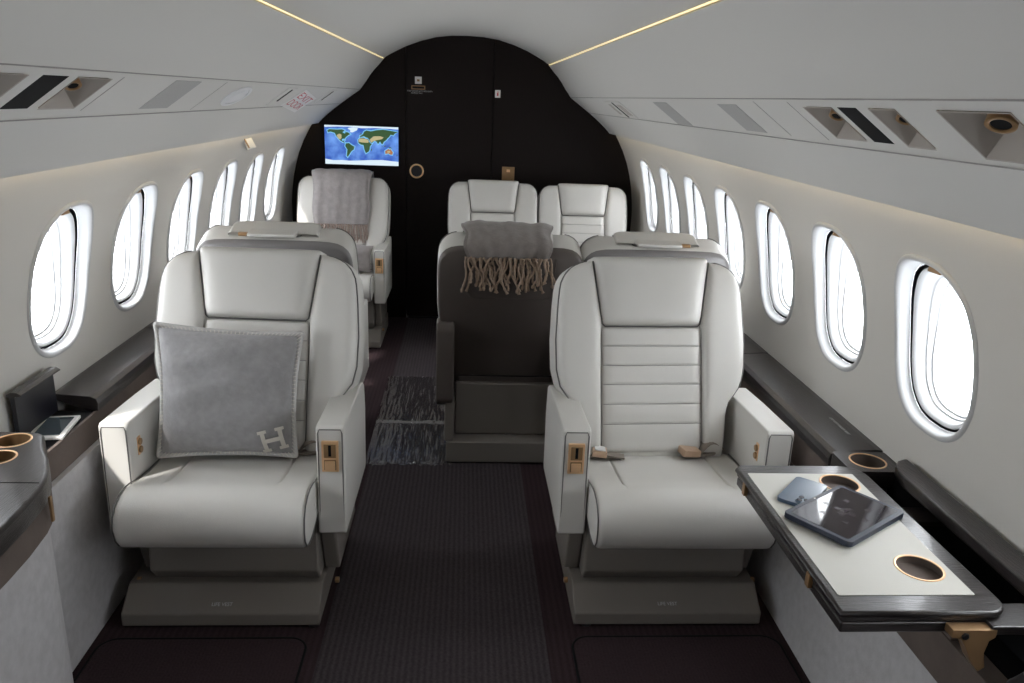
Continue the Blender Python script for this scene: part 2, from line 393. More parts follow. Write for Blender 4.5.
for y, s_ in ((3.42, .35), (4.45, .35)):
    g = placard('mask_box_lid', 'left', .5, y, .17, .12, 0, 'pale overhead mask cover with black slot, %s the exit sign' % ('nearer than' if y < 4 else 'beyond'), 'overhead cover', col='ceiling')
    box('latch_slot', -.012, .012, -.03, .05, .003, .0045, M['black'], g[0], b=0, mtx=g[1])
for y, w, lb in ((3.98, .035, 'black slot of the'), ):
    g = placard('mask_box_lid', 'right', .55, y, .40, .12, 0, 'pale overhead mask cover with black slot near the bulkhead on the right', 'overhead cover', col='ceiling')
    box('latch_slot', -.014, .014, -.058, .055, .003, .0045, M['black'], g[0], b=0, mtx=g[1])
    for q in (-.15, -.11, .07, .11, .15): 
        box('chart_bar', q - .012, q + .012, -.04, .04, .003, .0042, M['recess'], g[0], b=0, mtx=g[1])
# glossy round speaker lens on the left
m4 = frame_mtx('left', .5, 2.75); mm = m4.copy(); mm.translation = (0, 0, 0)
g = empty('passenger_service_lens', m4.translation, 0, 'glossy clear oval cover on the left overhead panel before the exit sign', 'overhead cover')
mm2 = mm @ Matrix.Diagonal((2.2, 1, 1, 1))
o = ring('lens_rim', (0, 0, 0), (0, 0, 1), .040, .052, .004, M['white'], g); o.data.transform(mm2)
o = cyl('lens_dome', (0, 0, 0), (0, 0, 1), .040, .006, M['white'], g, r2=.030); o.data.transform(mm2)

# floor
tag(box('floor', XC - 1.12, XC + 1.12, YR, YB, -.05, 0, M['carpet'], b=0), 'dark plum brown carpeted cabin floor', 'floor', kind='structure')
tag(box('aisle_runner', -.405, .240, YR + .05, YB - .03, 0.0002, .004, M['runner'], b=.001), 'ribbed grey brown carpet runner along the aisle', 'carpet runner')
def rrect(x0, x1, y0, y1, r, n=6):
    out = []
    for cx, cy, a0 in ((x1 - r, y1 - r, 0), (x0 + r, y1 - r, 90), (x0 + r, y0 + r, 180), (x1 - r, y0 + r, 270)):
        for i in range(n + 1):
            a = math.radians(a0 + 90 * i / n); out.append((cx + r * math.cos(a), cy + r * math.sin(a)))
    return out
for x0, x1, nm in ((-1.02, -.445, 'left'), (.315, .93, 'right')):
    e = empty('foot_mat', ((x0 + x1) / 2, 1.5, 0), 0, 'dark plum inset floor mat in front of the near %s seat' % nm, 'floor mat', 'dark inset floor mats')
    w = (x1 - x0) / 2
    prism('mat_pile', rrect(-w, w, -1.0, .43, .05), 'z', .001, .007, M['mat'], e, b=.001)
    tube('mat_edge', [(x, y, .005) for x, y in rrect(-w, w, -1.0, .43, .05, 10)], .004, M['black'], e, closed=True)
# crinkled plastic film on the aisle beyond the near seats
V = []; F = []; nx_, ny_ = 90, 200
for j in range(ny_ + 1):
    for i in range(nx_ + 1):
        u = i / nx_; v = j / ny_; x = -.425 + .375 * u; y = 3.04 + 1.1 * v
        edge = max(0, 1 - (1 - u) * 9); near = max(0, 1 - v * 22); far = max(0, 1 - (1 - v) * 30)
        nz = noise.noise(Vector((x * 26, y * 7, 0))); n2 = noise.noise(Vector((x * 60, y * 40, 4)))
        rid = .012 * math.exp(-((y - 3.50 - .01 * n2) / .006) ** 2); n3 = noise.noise(Vector((x * 95, y * 9, 2)))
        z = .0095 + .0022 * nz + .0022 * n3 + rid + edge * .022 * abs(n2) + near * .012 * abs(n2) + far * .008 * abs(n2) + .0008 * n2
        V.append((x + edge * .016 * n2, y + near * .03 * n2, z))
for j in range(ny_):
    for i in range(nx_): a = j * (nx_ + 1) + i; F.append((a, a + 1, a + nx_ + 2, a + nx_ + 1))
fm = bpy.data.materials.new('crinkled_film'); fm.use_nodes = True; nn = fm.node_tree.nodes; nn.clear()
_o = nn.new('ShaderNodeOutputMaterial'); _mx = nn.new('ShaderNodeMixShader'); _t = nn.new('ShaderNodeBsdfTransparent'); _g = nn.new('ShaderNodeBsdfGlossy')
_g.inputs['Roughness'].default_value = .2; _mx.inputs[0].default_value = .3
fm.node_tree.links.new(_t.outputs[0], _mx.inputs[1]); fm.node_tree.links.new(_g.outputs[0], _mx.inputs[2]); fm.node_tree.links.new(_mx.outputs[0], _o.inputs[0])
tag(mesh_obj('plastic_film', V, F, fm), 'crinkled clear plastic film lying over the aisle carpet beside the taupe seat back', 'plastic film')

# bulkhead with door
def slab(name, x0, x1, z0, z1, label, cat, kind='structure'):
    return tag(box(name, x0, x1, YB, YB + .04, z0, z1, M['bulk'], b=.002), label, cat, kind=kind)
slab('wall_front_left', XC - 1.2, -.420, -.03, 1.93, 'dark espresso wood bulkhead panel left of the door', 'bulkhead')
slab('wall_front_right', .154, XC + 1.2, -.03, 1.93, 'dark espresso wood bulkhead panel right of the door', 'bulkhead')
d = box('door_1', -.416, .150, YB + .003, YB + .04, .008, 1.93, M['bulk'], b=.002)
tag(d, 'dark espresso wood cabin door in the bulkhead', 'door', kind='structure')
ring('door_handle', (-.348, YB + .003, 1.022), (0, -1, 0), .037, .048, .008, M['gold'], d)
cyl('door_knob', (-.348, YB + .003, 1.022), (0, -1, 0), .034, .006, M['dark_panel'], d)
box('door_threshold', -.41, .145, YB - .012, YB + .002, .001, .012, M['steel'], d, b=.001)
tag(box('wall_front_backing', XC - 1.2, XC + 1.2, YB + .042, YB + .06, -.05, 1.95, M['black'], b=0), 'black backing behind the bulkhead joints', 'wall', kind='structure')
tag(box('wall_rear', XC - 1.2, XC + 1.2, YR - .04, YR, -.05, 1.95, M['wall'], b=0), 'pale rear cabin wall behind the camera', 'wall', kind='structure')
s = empty('door_placard', (-.338, YB, 1.58), 0, 'small white square placard above a brass slot plate on the dark door', 'placard')
box('sign_plate', -.022, .022, -.004, 0.002, .0, .045, M['sign'], s, b=.001)
box('emblem', -.008, .008, -.005, -.003, .015, .028, M['gold_dark'], s, b=.0005)
box('brass_slot_frame', -.045, .045, -.006, .002, -.035, -.010, M['gold_dark'], s, b=.001)
box('brass_slot', -.038, .038, -.0068, -.005, -.029, -.016, M['black'], s, b=0)
text_obj('lettering', 'KEEP DOOR LATCHED OPEN', .0125, Matrix.Translation((.01, -.001, -.045)) @ Matrix.Rotation(PI / 2, 4, 'X'), M['grey_ink'], s)
text_obj('lettering', 'DURING TAXI', .0115, Matrix.Translation((-.01, -.001, -.058)) @ Matrix.Rotation(PI / 2, 4, 'X'), M['grey_ink'], s)
s = empty('extinguisher_sign', (.181, YB, 1.537), 0, 'small white sign with red symbol beside the door joint', 'sign')
box('sign_plate', -.018, .018, -.004, .002, -.024, .024, M['sign'], s, b=.001)
box('red_symbol', -.005, .005, -.005, -.003, -.013, .006, M['red'], s, b=.0005); box('red_symbol', -.003, .006, -.005, -.003, .009, .014, M['red'], s, b=.0005)
s = empty('switch_plate', (.268, YB, 1.025), 0, 'gold switch plate on the bulkhead above the far pair of seats', 'switch plate')
box('plate', -.042, .042, -.005, .002, -.045, .045, M['gold_dark'], s, b=.001)
box('rocker', -.012, .012, -.008, -.004, .01, .028, M['gold'], s, b=.001)

# monitor with a world map
mx0, mx1, mz0, mz1 = -.950, -.468, 1.052, 1.302
mon = empty('map_monitor', ((mx0 + mx1) / 2, YB, (mz0 + mz1) / 2), 0, 'lit wall screen showing a world map on the dark bulkhead', 'screen')
hw, hh = (mx1 - mx0) / 2, (mz1 - mz0) / 2
box('monitor_bezel', -hw - .008, hw + .008, -.012, .0, -hh - .008, hh + .008, M['black'], mon, b=.002)
sm = bpy.data.materials.new('ocean_screen'); sm.use_nodes = True; nt = sm.node_tree; n = nt.nodes; b = n['Principled BSDF']
b.inputs['Base Color'].default_value = (.01, .02, .05, 1); b.inputs['Roughness'].default_value = .2
tc = n.new('ShaderNodeTexCoord'); ns = n.new('ShaderNodeTexNoise'); ns.inputs['Scale'].default_value = 14; ns.inputs['Detail'].default_value = 5; cr = n.new('ShaderNodeValToRGB')
cr.color_ramp.elements[0].position = .35; cr.color_ramp.elements[0].color = (.03, .10, .50, 1); cr.color_ramp.elements[1].position = .7; cr.color_ramp.elements[1].color = (.16, .36, .85, 1)
nt.links.new(tc.outputs['Object'], ns.inputs['Vector']); nt.links.new(ns.outputs['Fac'], cr.inputs[0]); nt.links.new(cr.outputs[0], b.inputs['Emission Color']); b.inputs['Emission Strength'].default_value = .84
scr = box('screen', -hw, hw, -.0135, -.011, -hh, hh, sm, mon, b=0)
def em(name, c): return mat(name, (.01, .01, .01), .3, emit=c, estr=.84)
EG, ET, EW, EB, EC = em('map_green', (.035, .09, .03)), em('map_tan', (.52, .44, .24)), em('map_ice', (.72, .86, .95)), em('map_rust', (.42, .16, .05)), em('map_shallows', (.20, .55, .85))
def land(nm, pts, m, lay):
    P = [(max(-hw, min(hw, lo / 180 * hw)), -.0137 - lay * .0003, max(-hh, min(hh, la / 90 * hh))) for lo, la in pts]
    mesh_obj(nm, P, [tuple(range(len(P)))], m, scr, smooth=False)
NA = [(-166, 66), (-155, 71), (-125, 70), (-95, 72), (-82, 68), (-93, 58), (-80, 53), (-78, 61), (-64, 58), (-55, 51), (-66, 45), (-75, 38), (-81, 31), (-81, 26), (-85, 30), (-97, 27), (-95, 18), (-88, 21), (-84, 12), (-78, 8), (-92, 14), (-106, 21), (-115, 31), (-124, 41), (-130, 54), (-150, 60), (-163, 56)]
SA = [(-78, 8), (-62, 10), (-50, 1), (-35, -6), (-40, -20), (-50, -27), (-58, -38), (-66, -50), (-70, -55), (-75, -48), (-71, -20), (-81, -5)]
AF = [(-16, 28), (-6, 35), (10, 37), (20, 32), (32, 31), (38, 18), (44, 11), (51, 11), (40, -4), (39, -16), (33, -27), (20, -35), (13, -20), (9, 2), (-5, 5), (-15, 11), (-17, 20)]
EA = [(-9, 37), (-8, 44), (0, 48), (8, 55), (12, 64), (25, 71), (45, 67), (70, 73), (105, 77), (140, 73), (178, 68), (162, 60), (156, 52), (142, 55), (135, 44), (127, 38), (121, 30), (108, 20), (103, 10), (98, 10), (90, 22), (80, 10), (73, 20), (62, 25), (55, 17), (45, 13), (36, 30), (28, 37), (20, 39), (12, 44), (5, 42)]
AU = [(114, -22), (123, -16), (131, -11), (137, -15), (142, -11), (146, -19), (153, -27), (149, -38), (139, -37), (131, -32), (116, -35)]
GR = [(-55, 60), (-43, 60), (-22, 70), (-18, 80), (-40, 83), (-62, 80), (-68, 76), (-54, 70)]
def grow(p, k):
    cx = sum(a for a, _ in p) / len(p); cy = sum(b for _, b in p) / len(p); return offset_poly(p, -k)
for nm, p in (('shallows', NA), ('shallows', SA), ('shallows', AF), ('shallows', EA), ('shallows', AU)): land(nm, grow(p, 4), EC, 0)
land('continent', NA, EG, 1); land('continent', SA, EG, 1); land('continent', AF, EG, 1); land('continent', EA, EG, 1); land('continent', AU, EB, 1)
land('ice', GR, EW, 1); land('ice', [(-180, -66), (-140, -72), (-100, -70), (-60, -72), (-20, -70), (40, -66), (100, -64), (150, -68), (180, -70), (180, -90), (-180, -90)], EW, 1)
land('ice', [(-180, 80), (-120, 84), (-60, 85), (0, 80), (60, 83), (120, 82), (180, 80), (180, 90), (-180, 90)], EW, 0)
land('desert', [(-14, 28), (-5, 33), (12, 33), (30, 29), (36, 18), (30, 14), (0, 15), (-15, 17)], ET, 2); land('desert', [(40, 30), (60, 45), (90, 46), (108, 42), (100, 33), (75, 28), (56, 22), (45, 15)], ET, 2)
land('desert', [(-122, 44), (-108, 52), (-98, 48), (-98, 32), (-106, 24), (-115, 32)], ET, 2); land('desert', [(125, -20), (138, -20), (140, -28), (126, -30)], ET, 2)
land('island', [(47, -25), (43, -17), (49, -12), (50, -16)], EG, 1); land('island', [(95, 5), (104, -5), (108, -7), (100, 1)], EG, 1); land('island', [(109, 1), (117, 6), (118, 0), (112, -3)], EG, 1); land('island', [(131, -1), (141, -3), (150, -9), (138, -8)], EG, 1)
land('island', [(130, 32), (140, 36), (142, 44), (136, 36)], EG, 1); land('island', [(167, -46), (174, -41), (178, -38), (173, -36)], EG, 1); land('island', [(-9, 51), (-5, 58), (1, 53), (0, 51)], EG, 1)

# ------------------------------------------------------------------ windows
def ordinal(i): return ['first', 'second', 'third', 'fourth', 'fifth', 'sixth', 'seventh', 'eighth', 'ninth', 'tenth', 'eleventh', 'twelfth', 'thirteenth'][i]
wn = 0
for side in ('left', 'right'):
    sg = -1 if side == 'left' else 1
    for k in KS[::-1]:
        wn += 1; yc = W0 + PITCH * k
        root = empty('window_%d' % wn, (XC + sg * wx(ZW), yc, ZW), 0, 'white framed oval cabin window, %s from the bulkhead on the %s wall' % (ordinal(6 - k), side), 'window', 'oval cabin windows', 'structure')
        def rg(ins, dep, tilt=1.):
            out = []
            for (y, z) in racetrack(WA - ins, WB - ins):
                xs = wx(ZW + z * WB / (WB - ins)) - wx(ZW)         # follow the curved wall near the surface
                out.append((sg * (xs * tilt + dep), y, z))
            return out
        loft('window_frame', [rg(-.003, .006), rg(-.004, -.002), rg(-.001, -.006), rg(.005, -.007), rg(.010, -.003), rg(.013, .006, .9), rg(.018, .024, .85), rg(.019, .026, .8)], M['frame'], root, ang=60)
        loft('window_seal', [rg(.019, .0262, .8), rg(.0195, .036, .75), rg(.031, .036, .7)], M['black'], root)
        loft('window_reveal', [rg(.028, .037, .7), rg(.0255, .031, .7), rg(.028, .0275, .7), rg(.034, .031, .65), rg(.040, .046, .6), rg(.043, .058, .5), rg(.0445, .059, .5), rg(.047, .0595, .45), rg(.050, .074, .3), rg(.0515, .075, .3), rg(.0545, .0755, .2), rg(.058, .096, 0), rg(.062, .100, 0)], M['frame'], root, ang=50)
        mesh_obj('window_pane', rg(.0615, .1005, 0), [tuple(range(NW))], M['glass'], root, smooth=False)
        # brass shade pull at the top of the gap
        zt = WB - .036; xs = wx(ZW + WB) - wx(ZW)
        lt = prism('shade_latch', [(-.024, -.002), (.024, -.002), (.016, .020), (-.016, .020)], 'x', -.012, .012, M['gold_dark'], root, b=.002)
        lt.data.transform(Matrix.Translation((sg * (xs * .78 + .026), 0, zt + .004)))
        # daylight portal
        L = bpy.data.lights.new('daylight_portal', 'AREA'); L.shape = 'ELLIPSE'; L.size = .26; L.size_y = .37
        try: L.cycles.is_portal = True
        except Exception: pass
        lo = bpy.data.objects.new('daylight_portal', L); COL.objects.link(lo); lo.location = (XC + sg * (wx(ZW) + .106), yc, ZW)
        lo.rotation_euler = (0, sg * PI / 2, 0) ; lo.rotation_euler = Vector((-sg, 0, 0)).to_track_quat('-Z', 'Z').to_euler()

# small latch block on the left wall under the overhead panel
g = empty('wall_latch', (-1.045, 3.86, 1.275), 0, 'small pale emergency hatch latch on the left wall under the overhead panel', 'latch')
tl = Matrix.Rotation(math.radians(-26), 4, 'Y')
box('latch_cover', -.004, .008, -.06, .06, -.04, .035, M['white'], g, b=.002, mtx=tl)
box('latch_slot', .007, .010, -.07, -.055, -.035, .03, M['gold_dark'], g, b=.001, mtx=tl)
cyl('latch_button', (.006, .0, -.022), (1, 0, -.4), .012, .006, M['white'], g)

# ------------------------------------------------------------------ side ledges and dado
def ledge_top(name, x_wall, x_in, z, y0, y1, m, parent):
    s = 1 if x_in > x_wall else -1
    pts = [(x_wall, z - .008), (x_wall, z + .004), (x_wall + s * .02, z + .006), (x_in - s * .02, z), (x_in - s * .004, z - .008), (x_in, z - .022), (x_in - s * .002, z - .045), (x_in - s * .02, z - .045)]
    return prism(name, pts, 'y', y0, y1, m, parent, b=.002)
# left
eL = empty('side_ledge', (-1.05, 3.4, .6), 0, 'dark wood side ledge with brown suede fascia under the left windows', 'side ledge', 'side ledges under the windows')
def sub(o, e):
    for c in [o] + list(o.children): c.data.transform(Matrix.Translation(-Vector(e.location)))
    o.parent = e; return o
for (a, b_) in ((2.15, 2.82), (2.825, 3.9), (3.905, YB - .005)):
    sub(ledge_top('ledge_lid', -1.19, -1.057, .655, a, b_, M['wood'], None), eL)
sub(box('ledge_fascia', -1.070, -1.060, 1.55, YB - .005, .53, .612, M['suede'], b=.003), eL)
sub(box('ledge_tray', -1.18, -1.068, 1.55, 2.152, .575, .610, M['black'], b=.001), eL)
tag(box('wall_dado_left', -1.12, -1.045, YR, YB - .005, -.01, .53, M['dado'], b=.002), 'grey fabric dado panel below the left ledge', 'wall panel', kind='structure')
# flip up lid
eF = empty('storage_lid', (-1.165, 2.03, .62), 0, 'open dark flip-up storage lid standing against the left wall', 'storage lid')
box('lid_panel', -.004, .008, -.098, .098, 0, .118, M['dark_panel'], eF, b=.002)
prism('lid_cap', [(-.010, .115), (-.010, .124), (.0, .130), (.016, .130), (.027, .123), (.027, .120), (.013, .118), (.008, .114)], 'y', -.102, .102, M['wood'], eF, b=.001)
# touch panel
eT = empty('touch_panel', (-1.115, 2.015, .613), math.radians(8), 'small white framed touch screen lying in the open left ledge', 'touch panel')
box('panel_frame', -.045, .045, -.075, .075, 0, .008, M['sign'], eT, b=.002)
box('panel_screen', -.033, .033, -.060, .060, .007, .0092, M['panel_screen'], eT, b=0)
# right
RW = 1.135
eR = empty('side_ledge', (1.0, 3.5, .6), 0, 'dark wood side ledge with suede fascia and cup holder under the right windows', 'side ledge', 'side ledges under the windows')
for (a, b_) in ((1.899, 2.75), (2.755, 3.9), (3.905, YB - .005)):
    sub(ledge_top('ledge_lid', RW, .985, .625, a, b_, M['wood'], None), eR)
sub(box('ledge_fascia', .990, 1.04, YR, YB - .005, .37, .48, M['suede'], b=.003), eR)
sub(box('ledge_fascia', .990, 1.04, 1.30, YB - .005, .482, .582, M['suede'], b=.003), eR)
sub(box('ledge_tray', .992, 1.13, YR, 1.82, .44, .478, M['black'], b=0), eR)  # black floor paints in the darkness of the open stowage void
sub(box('ledge_back', 1.105, 1.135, YR, 1.80, .47, .615, M['black'], b=0), eR)  # black back panel, void darkness put into its colour
sub(text_obj('placard_text', 'LIFE VEST UNDER SEAT', .012, Matrix.Translation((1.085, 2.06, .6325)) @ Matrix.Rotation(-PI / 2, 4, 'Z'), M['grey_ink']), eR)
# dado right: slightly sloping inwards to the floor
tag(prism('wall_dado_right', [(.992, .37), (.958, -.01), (1.08, -.01), (1.08, .37)], 'y', YR, YB - .005, M['dado'], b=.002), 'grey fabric dado panel below the right ledge', 'wall panel', kind='structure')
def cup(name, x, y, z, r, label, parent_inside=True, depth=.05):
    e = empty(name, (x, y, z), 0, label, 'cup holder', 'rose gold rimmed cup holders')
    ring('cup_rim', (0, 0, -.001), (0, 0, 1), r - .005, r, .004, M['gold'], e)
    seg = 48
    prof = [(r - .004, .0015), (r - .006, -.001), (r - .007, -.0005)]
    rings = [[(rr * math.cos(2 * PI * q / seg), rr * math.sin(2 * PI * q / seg), h) for q in range(seg)] for rr, h in prof]
    loft('cup_well', rings, M['suede'], e, cap1=True)
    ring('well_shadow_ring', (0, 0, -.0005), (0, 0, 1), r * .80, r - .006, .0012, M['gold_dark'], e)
    return e
# ------- helper: a plate with round holes (top surface mesh with wells going down)
def holed_plate(name, outline, holes, z0, z1, m, parent, depth=.045, wellmat=None, wells=True, rim=True):
    bm = bmesh.new()
    loops = [outline] + [[(cx + r * math.cos(2 * PI * q / 40), cy + r * math.sin(2 * PI * q / 40)) for q in range(40)] for cx, cy, r in holes]
    edges = []
    for lp in loops:
        vs = [bm.verts.new((p[0], p[1], z1)) for p in lp]
        for i in range(len(vs)): edges.append(bm.edges.new((vs[i], vs[(i + 1) % len(vs)])))
    bmesh.ops.triangle_fill(bm, use_beauty=True, use_dissolve=False, edges=edges)
    top = list(bm.faces)
    bm.verts.ensure_lookup_table()
    n = len(outline)
    ol = bm.verts[:n]; bot = [bm.verts.new((v.co.x, v.co.y, z0)) for v in ol]
    for i in range(n): bm.faces.new((ol[i], ol[(i + 1) % n], bot[(i + 1) % n], bot[i]))
    # underside with the same holes omitted (holes are blind)
    if wells: bm.faces.new(bot)
    o = from_bm(name, bm, m, parent, 40)
    for cx, cy, r in holes:
        rings = [[(cx + rr * math.cos(2 * PI * q / 40), cy + rr * math.sin(2 * PI * q / 40), h) for q in range(40)] for rr, h in ((r, z1), (r, z1 - depth * .9), (r * .92, z1 - depth))]
        if wells: loft('cup_well', rings, wellmat or M['suede'], o, cap1=True)
        if rim: ring('cup_rim', (cx, cy, z1 - .001), (0, 0, 1), r - .001, r + .0035, .0025, M['gold'], o)
    return o
# cup holder on the right ledge: end block with a well
hb = holed_plate('cup_holder_block', rrect(.985 + .002, 1.133, 1.775, 1.897, .012), [(1.060, 1.838, .044)], .58, .627, M['wood'], None, depth=.04)
sub(hb, eR)
for c in list(hb.children): pass
# open table stowage: raised outer lid along the right wall
pl = []
for i in range(13):
    t = i / 12 * PI / 2; pl.append((1.050 + .0 + .065 * math.cos(t) * 1.0, 1.70 + .09 * math.sin(t)))
eS = empty('stowage_lid', (1.085, .8, .66), 0, 'dark wood raised table stowage lid along the right wall behind the open table', 'stowage lid')
pts = [(1.056, -.8), (1.056, 1.66), (1.062, 1.70), (1.074, 1.735), (1.092, 1.758), (1.112, 1.768), (1.122, 1.768), (1.122, -.8)]
o = prism('lid_board', pts, 'z', .640, .668, M['wood'], None, b=.006, seg=3); sub(o, eS)
o = box('lid_hinge_rail', 1.112, 1.130, -.78, 1.70, .60, .641, M['black'], b=.001); sub(o, eS)
# support arm board and bracket under the table
eTb = empty('folding_table', (.825, 1.42, .66), 0, 'fold-out dark wood table with ivory leather inlay by the near right seat', 'table')
XO = .978
out = [(.668, 1.160), (XO - .035, 1.160)] + [(XO - .035 + .035 * math.sin(a), 1.195 - .035 * math.cos(a)) for a in [math.radians(q) for q in (15, 30, 45, 60, 75, 90)]] + [(XO - .045 * (1 - math.cos(a)), 1.690 + .05 * math.sin(a)) for a in [math.radians(q) for q in (0, 15, 30, 45, 60, 75, 90)]] + [(.68, 1.740), (.668, 1.728)]
WELLS = [(.884, 1.292, .043), (.888, 1.645, .043)]
lf = holed_plate('upper_leaf', out, WELLS, .637, .6585, M['wood_x'], None, depth=.017, rim=False); sub(lf, eTb)
te = tube('leaf_edge', [(x, y, .6515) for x, y in out], .0068, M['wood_x'], None, seg=10, closed=True); sub(te, eTb)
lf2 = prism('lower_leaf', offset_poly(out, .001), 'z', .611, .633, M['wood_x'], None, b=.005, seg=3); sub(lf2, eTb)
inl = holed_plate('leather_inlay', rrect(.680, .943, 1.205, 1.696, .003, 2), WELLS, .6575, .6597, M['inlay'], None, wells=False); sub(inl, eTb)
for y in (1.29, 1.66):
    h = box('leaf_hinge', .660, .670, y - .008, y + .008, .620, .650, M['gold_dark'], b=.002); sub(h, eTb)
sa = box('support_board', .935, 1.12, 1.135, 1.205, .624, .642, M['wood_x'], b=.004); sub(sa, eTb)
sa = box('support_board', .93, 1.12, 1.55, 1.62, .60, .612, M['wood_x'], b=.003); sub(sa, eTb)
br = prism('support_bracket', [(.862, .636), (.862, .620), (.880, .617), (.893, .598), (.906, .572), (.926, .546), (.938, .556), (.930, .586), (.934, .612), (.945, .620), (.945, .636)], 'y', 1.134, 1.158, M['gold_dark'], None, b=.002); sub(br, eTb)
bt = cyl('bracket_bolt', (.886, 1.135, .624), (0, -1, 0), .007, .005, M['steel'], None, seg=6); sub(bt, eTb)
# dark padded armrest at the lower right corner
eA = empty('padded_armrest', (1.03, .75, .52), 0, 'black leather padded arm at the lower right corner below the table bracket', 'armrest')
o = prism('arm_pad', [(.965, .45), (.958, .50), (.970, .545), (1.0, .565), (1.09, .565), (1.10, .45)], 'y', .2, 1.12, mat('black_leather', (.02, .019, .021), .38, bump=.15, bscale=300), None, b=.014, seg=4); sub(o, eA)

# left credenza
eC = empty('credenza', (-1.0, .6, 0), 0, 'dark glossy wood side console with curved front edge and suede fascia at lower left', 'console')
co = [(-1.17, YR + .03), (-.889, YR + .03), (-.889, 1.37), (-.892, 1.453), (-.902, 1.545), (-.912, 1.585), (-.930, 1.632), (-.962, 1.692), (-.990, 1.733), (-1.008, 1.765), (-1.018, 1.790), (-1.030, 1.812), (-1.048, 1.824), (-1.075, 1.828), (-1.17, 1.830)]
tp = holed_plate('console_top', offset_poly(co, .008), [(-1.083, 1.773, .038), (-1.066, 1.680, .036)], .660, .690, M['wood'], None, depth=.036, wellmat=M['gold_dark']); sub(tp, eC)
edge = tube('top_edge', [(x, y, .681) for x, y in offset_poly(co, .0085)[1:-1]], .0088, M['wood'], None, seg=12); sub(edge, eC)
o = loft('top_apron', [[(x, y, .642) for x, y in co], [(x, y, .682) for x, y in co]], M['wood'], None); sub(o, eC)
o = prism('console_fascia', offset_poly(co, .003), 'z', .578, .642, M['suede'], None, b=0); sub(o, eC)
o = prism('console_body', offset_poly(co, .018), 'z', 0, .579, M['dado'], None, b=0); sub(o, eC)
o = box('fascia_pull', -.899, -.893, 1.552, 1.562, .60, .66, M['gold_dark'], b=.003); sub(o, eC)
o = tube('top_joint', [(-1.16, 1.56, .6903), (-.915, 1.56, .6903)], .0010, M['black'], None); sub(o, eC)

# ------------------------------------------------------------------ seats
SLOPE = .33
HS = 1.
HALF2 = [(.36, .225), (.46, .232), (.56, .240), (.59, .25), (.62, .270), (.66, .284), (.75, .290), (.87, .290), (.93, .288), (.96, .284), (.982, .274), (1.000, .257), (1.012, .235), (1.0185, .20), (1.0205, .14), (1.0215, 0)]
def BP(x, h, d=0.):     # a point on the inclined back: x across, h height, d towards the sitter
    h = .42 + (h - .42) * HS
    return Vector((x, .30 + (h - .42) * SLOPE - d * .95, h + d * .31))
HALF = [(.36, .235), (.46, .245), (.56, .252), (.59, .262), (.61, .280), (.64, .303), (.69, .315), (.78, .317), (.87, .311), (.92, .306), (.95, .300), (.975, .288), (.993, .270), (1.005, .250), (1.014, .222), (1.0195, .185), (1.0208, .12), (1.0215, 0)]
def cosr(n): return [.5 - .5 * math.cos(PI * i / n) for i in range(n + 1)]
def pad(name, left, right, z0, z1, h, base, m, parent, nu=22, nv=40, extra=None, e=6, corner=0., deep=.02):
    V = []; F = []; us = cosr(nu); vs = cosr(nv)
    for v in vs:
        z = z0 + (z1 - z0) * v; xl, xr = left(z), right(z)
        if corner:
            dz = (z - z0)
            dz = min(dz, z1 - z)
            if dz < corner: k = corner - math.sqrt(max(0, corner ** 2 - (corner - dz) ** 2)); xl += k; xr -= k
        for u in us:
            a, b_ = abs(2 * u - 1), abs(2 * v - 1)
            f = (max(0, 1 - a ** e) * max(0, 1 - b_ ** (e * 1.6))) ** .45
            x = xl + (xr - xl) * u; d = base + h * f
            if extra: d += extra(x, z) * f
            V.append(BP(x, z, d))
    n = nu + 1
    for j in range(nv):
        for i in range(nu): a = j * n + i; F.append((a, a + 1, a + n + 1, a + n))
    # back skin, carried back to `deep`
    per = [i for i in range(n)] + [j * n + nu for j in range(1, nv + 1)] + [nv * n + i for i in range(nu - 1, -1, -1)] + [j * n for j in range(nv - 1, 0, -1)]
    b0 = len(V); P = []
    for i in per: 
        q = V[i]; V.append(q + Vector((0, .95, -.31)) * deep)
    for i in range(len(per)): F.append((per[i], per[(i + 1) % len(per)], b0 + (i + 1) % len(per), b0 + i))
    return mesh_obj(name, V, F, m, parent)
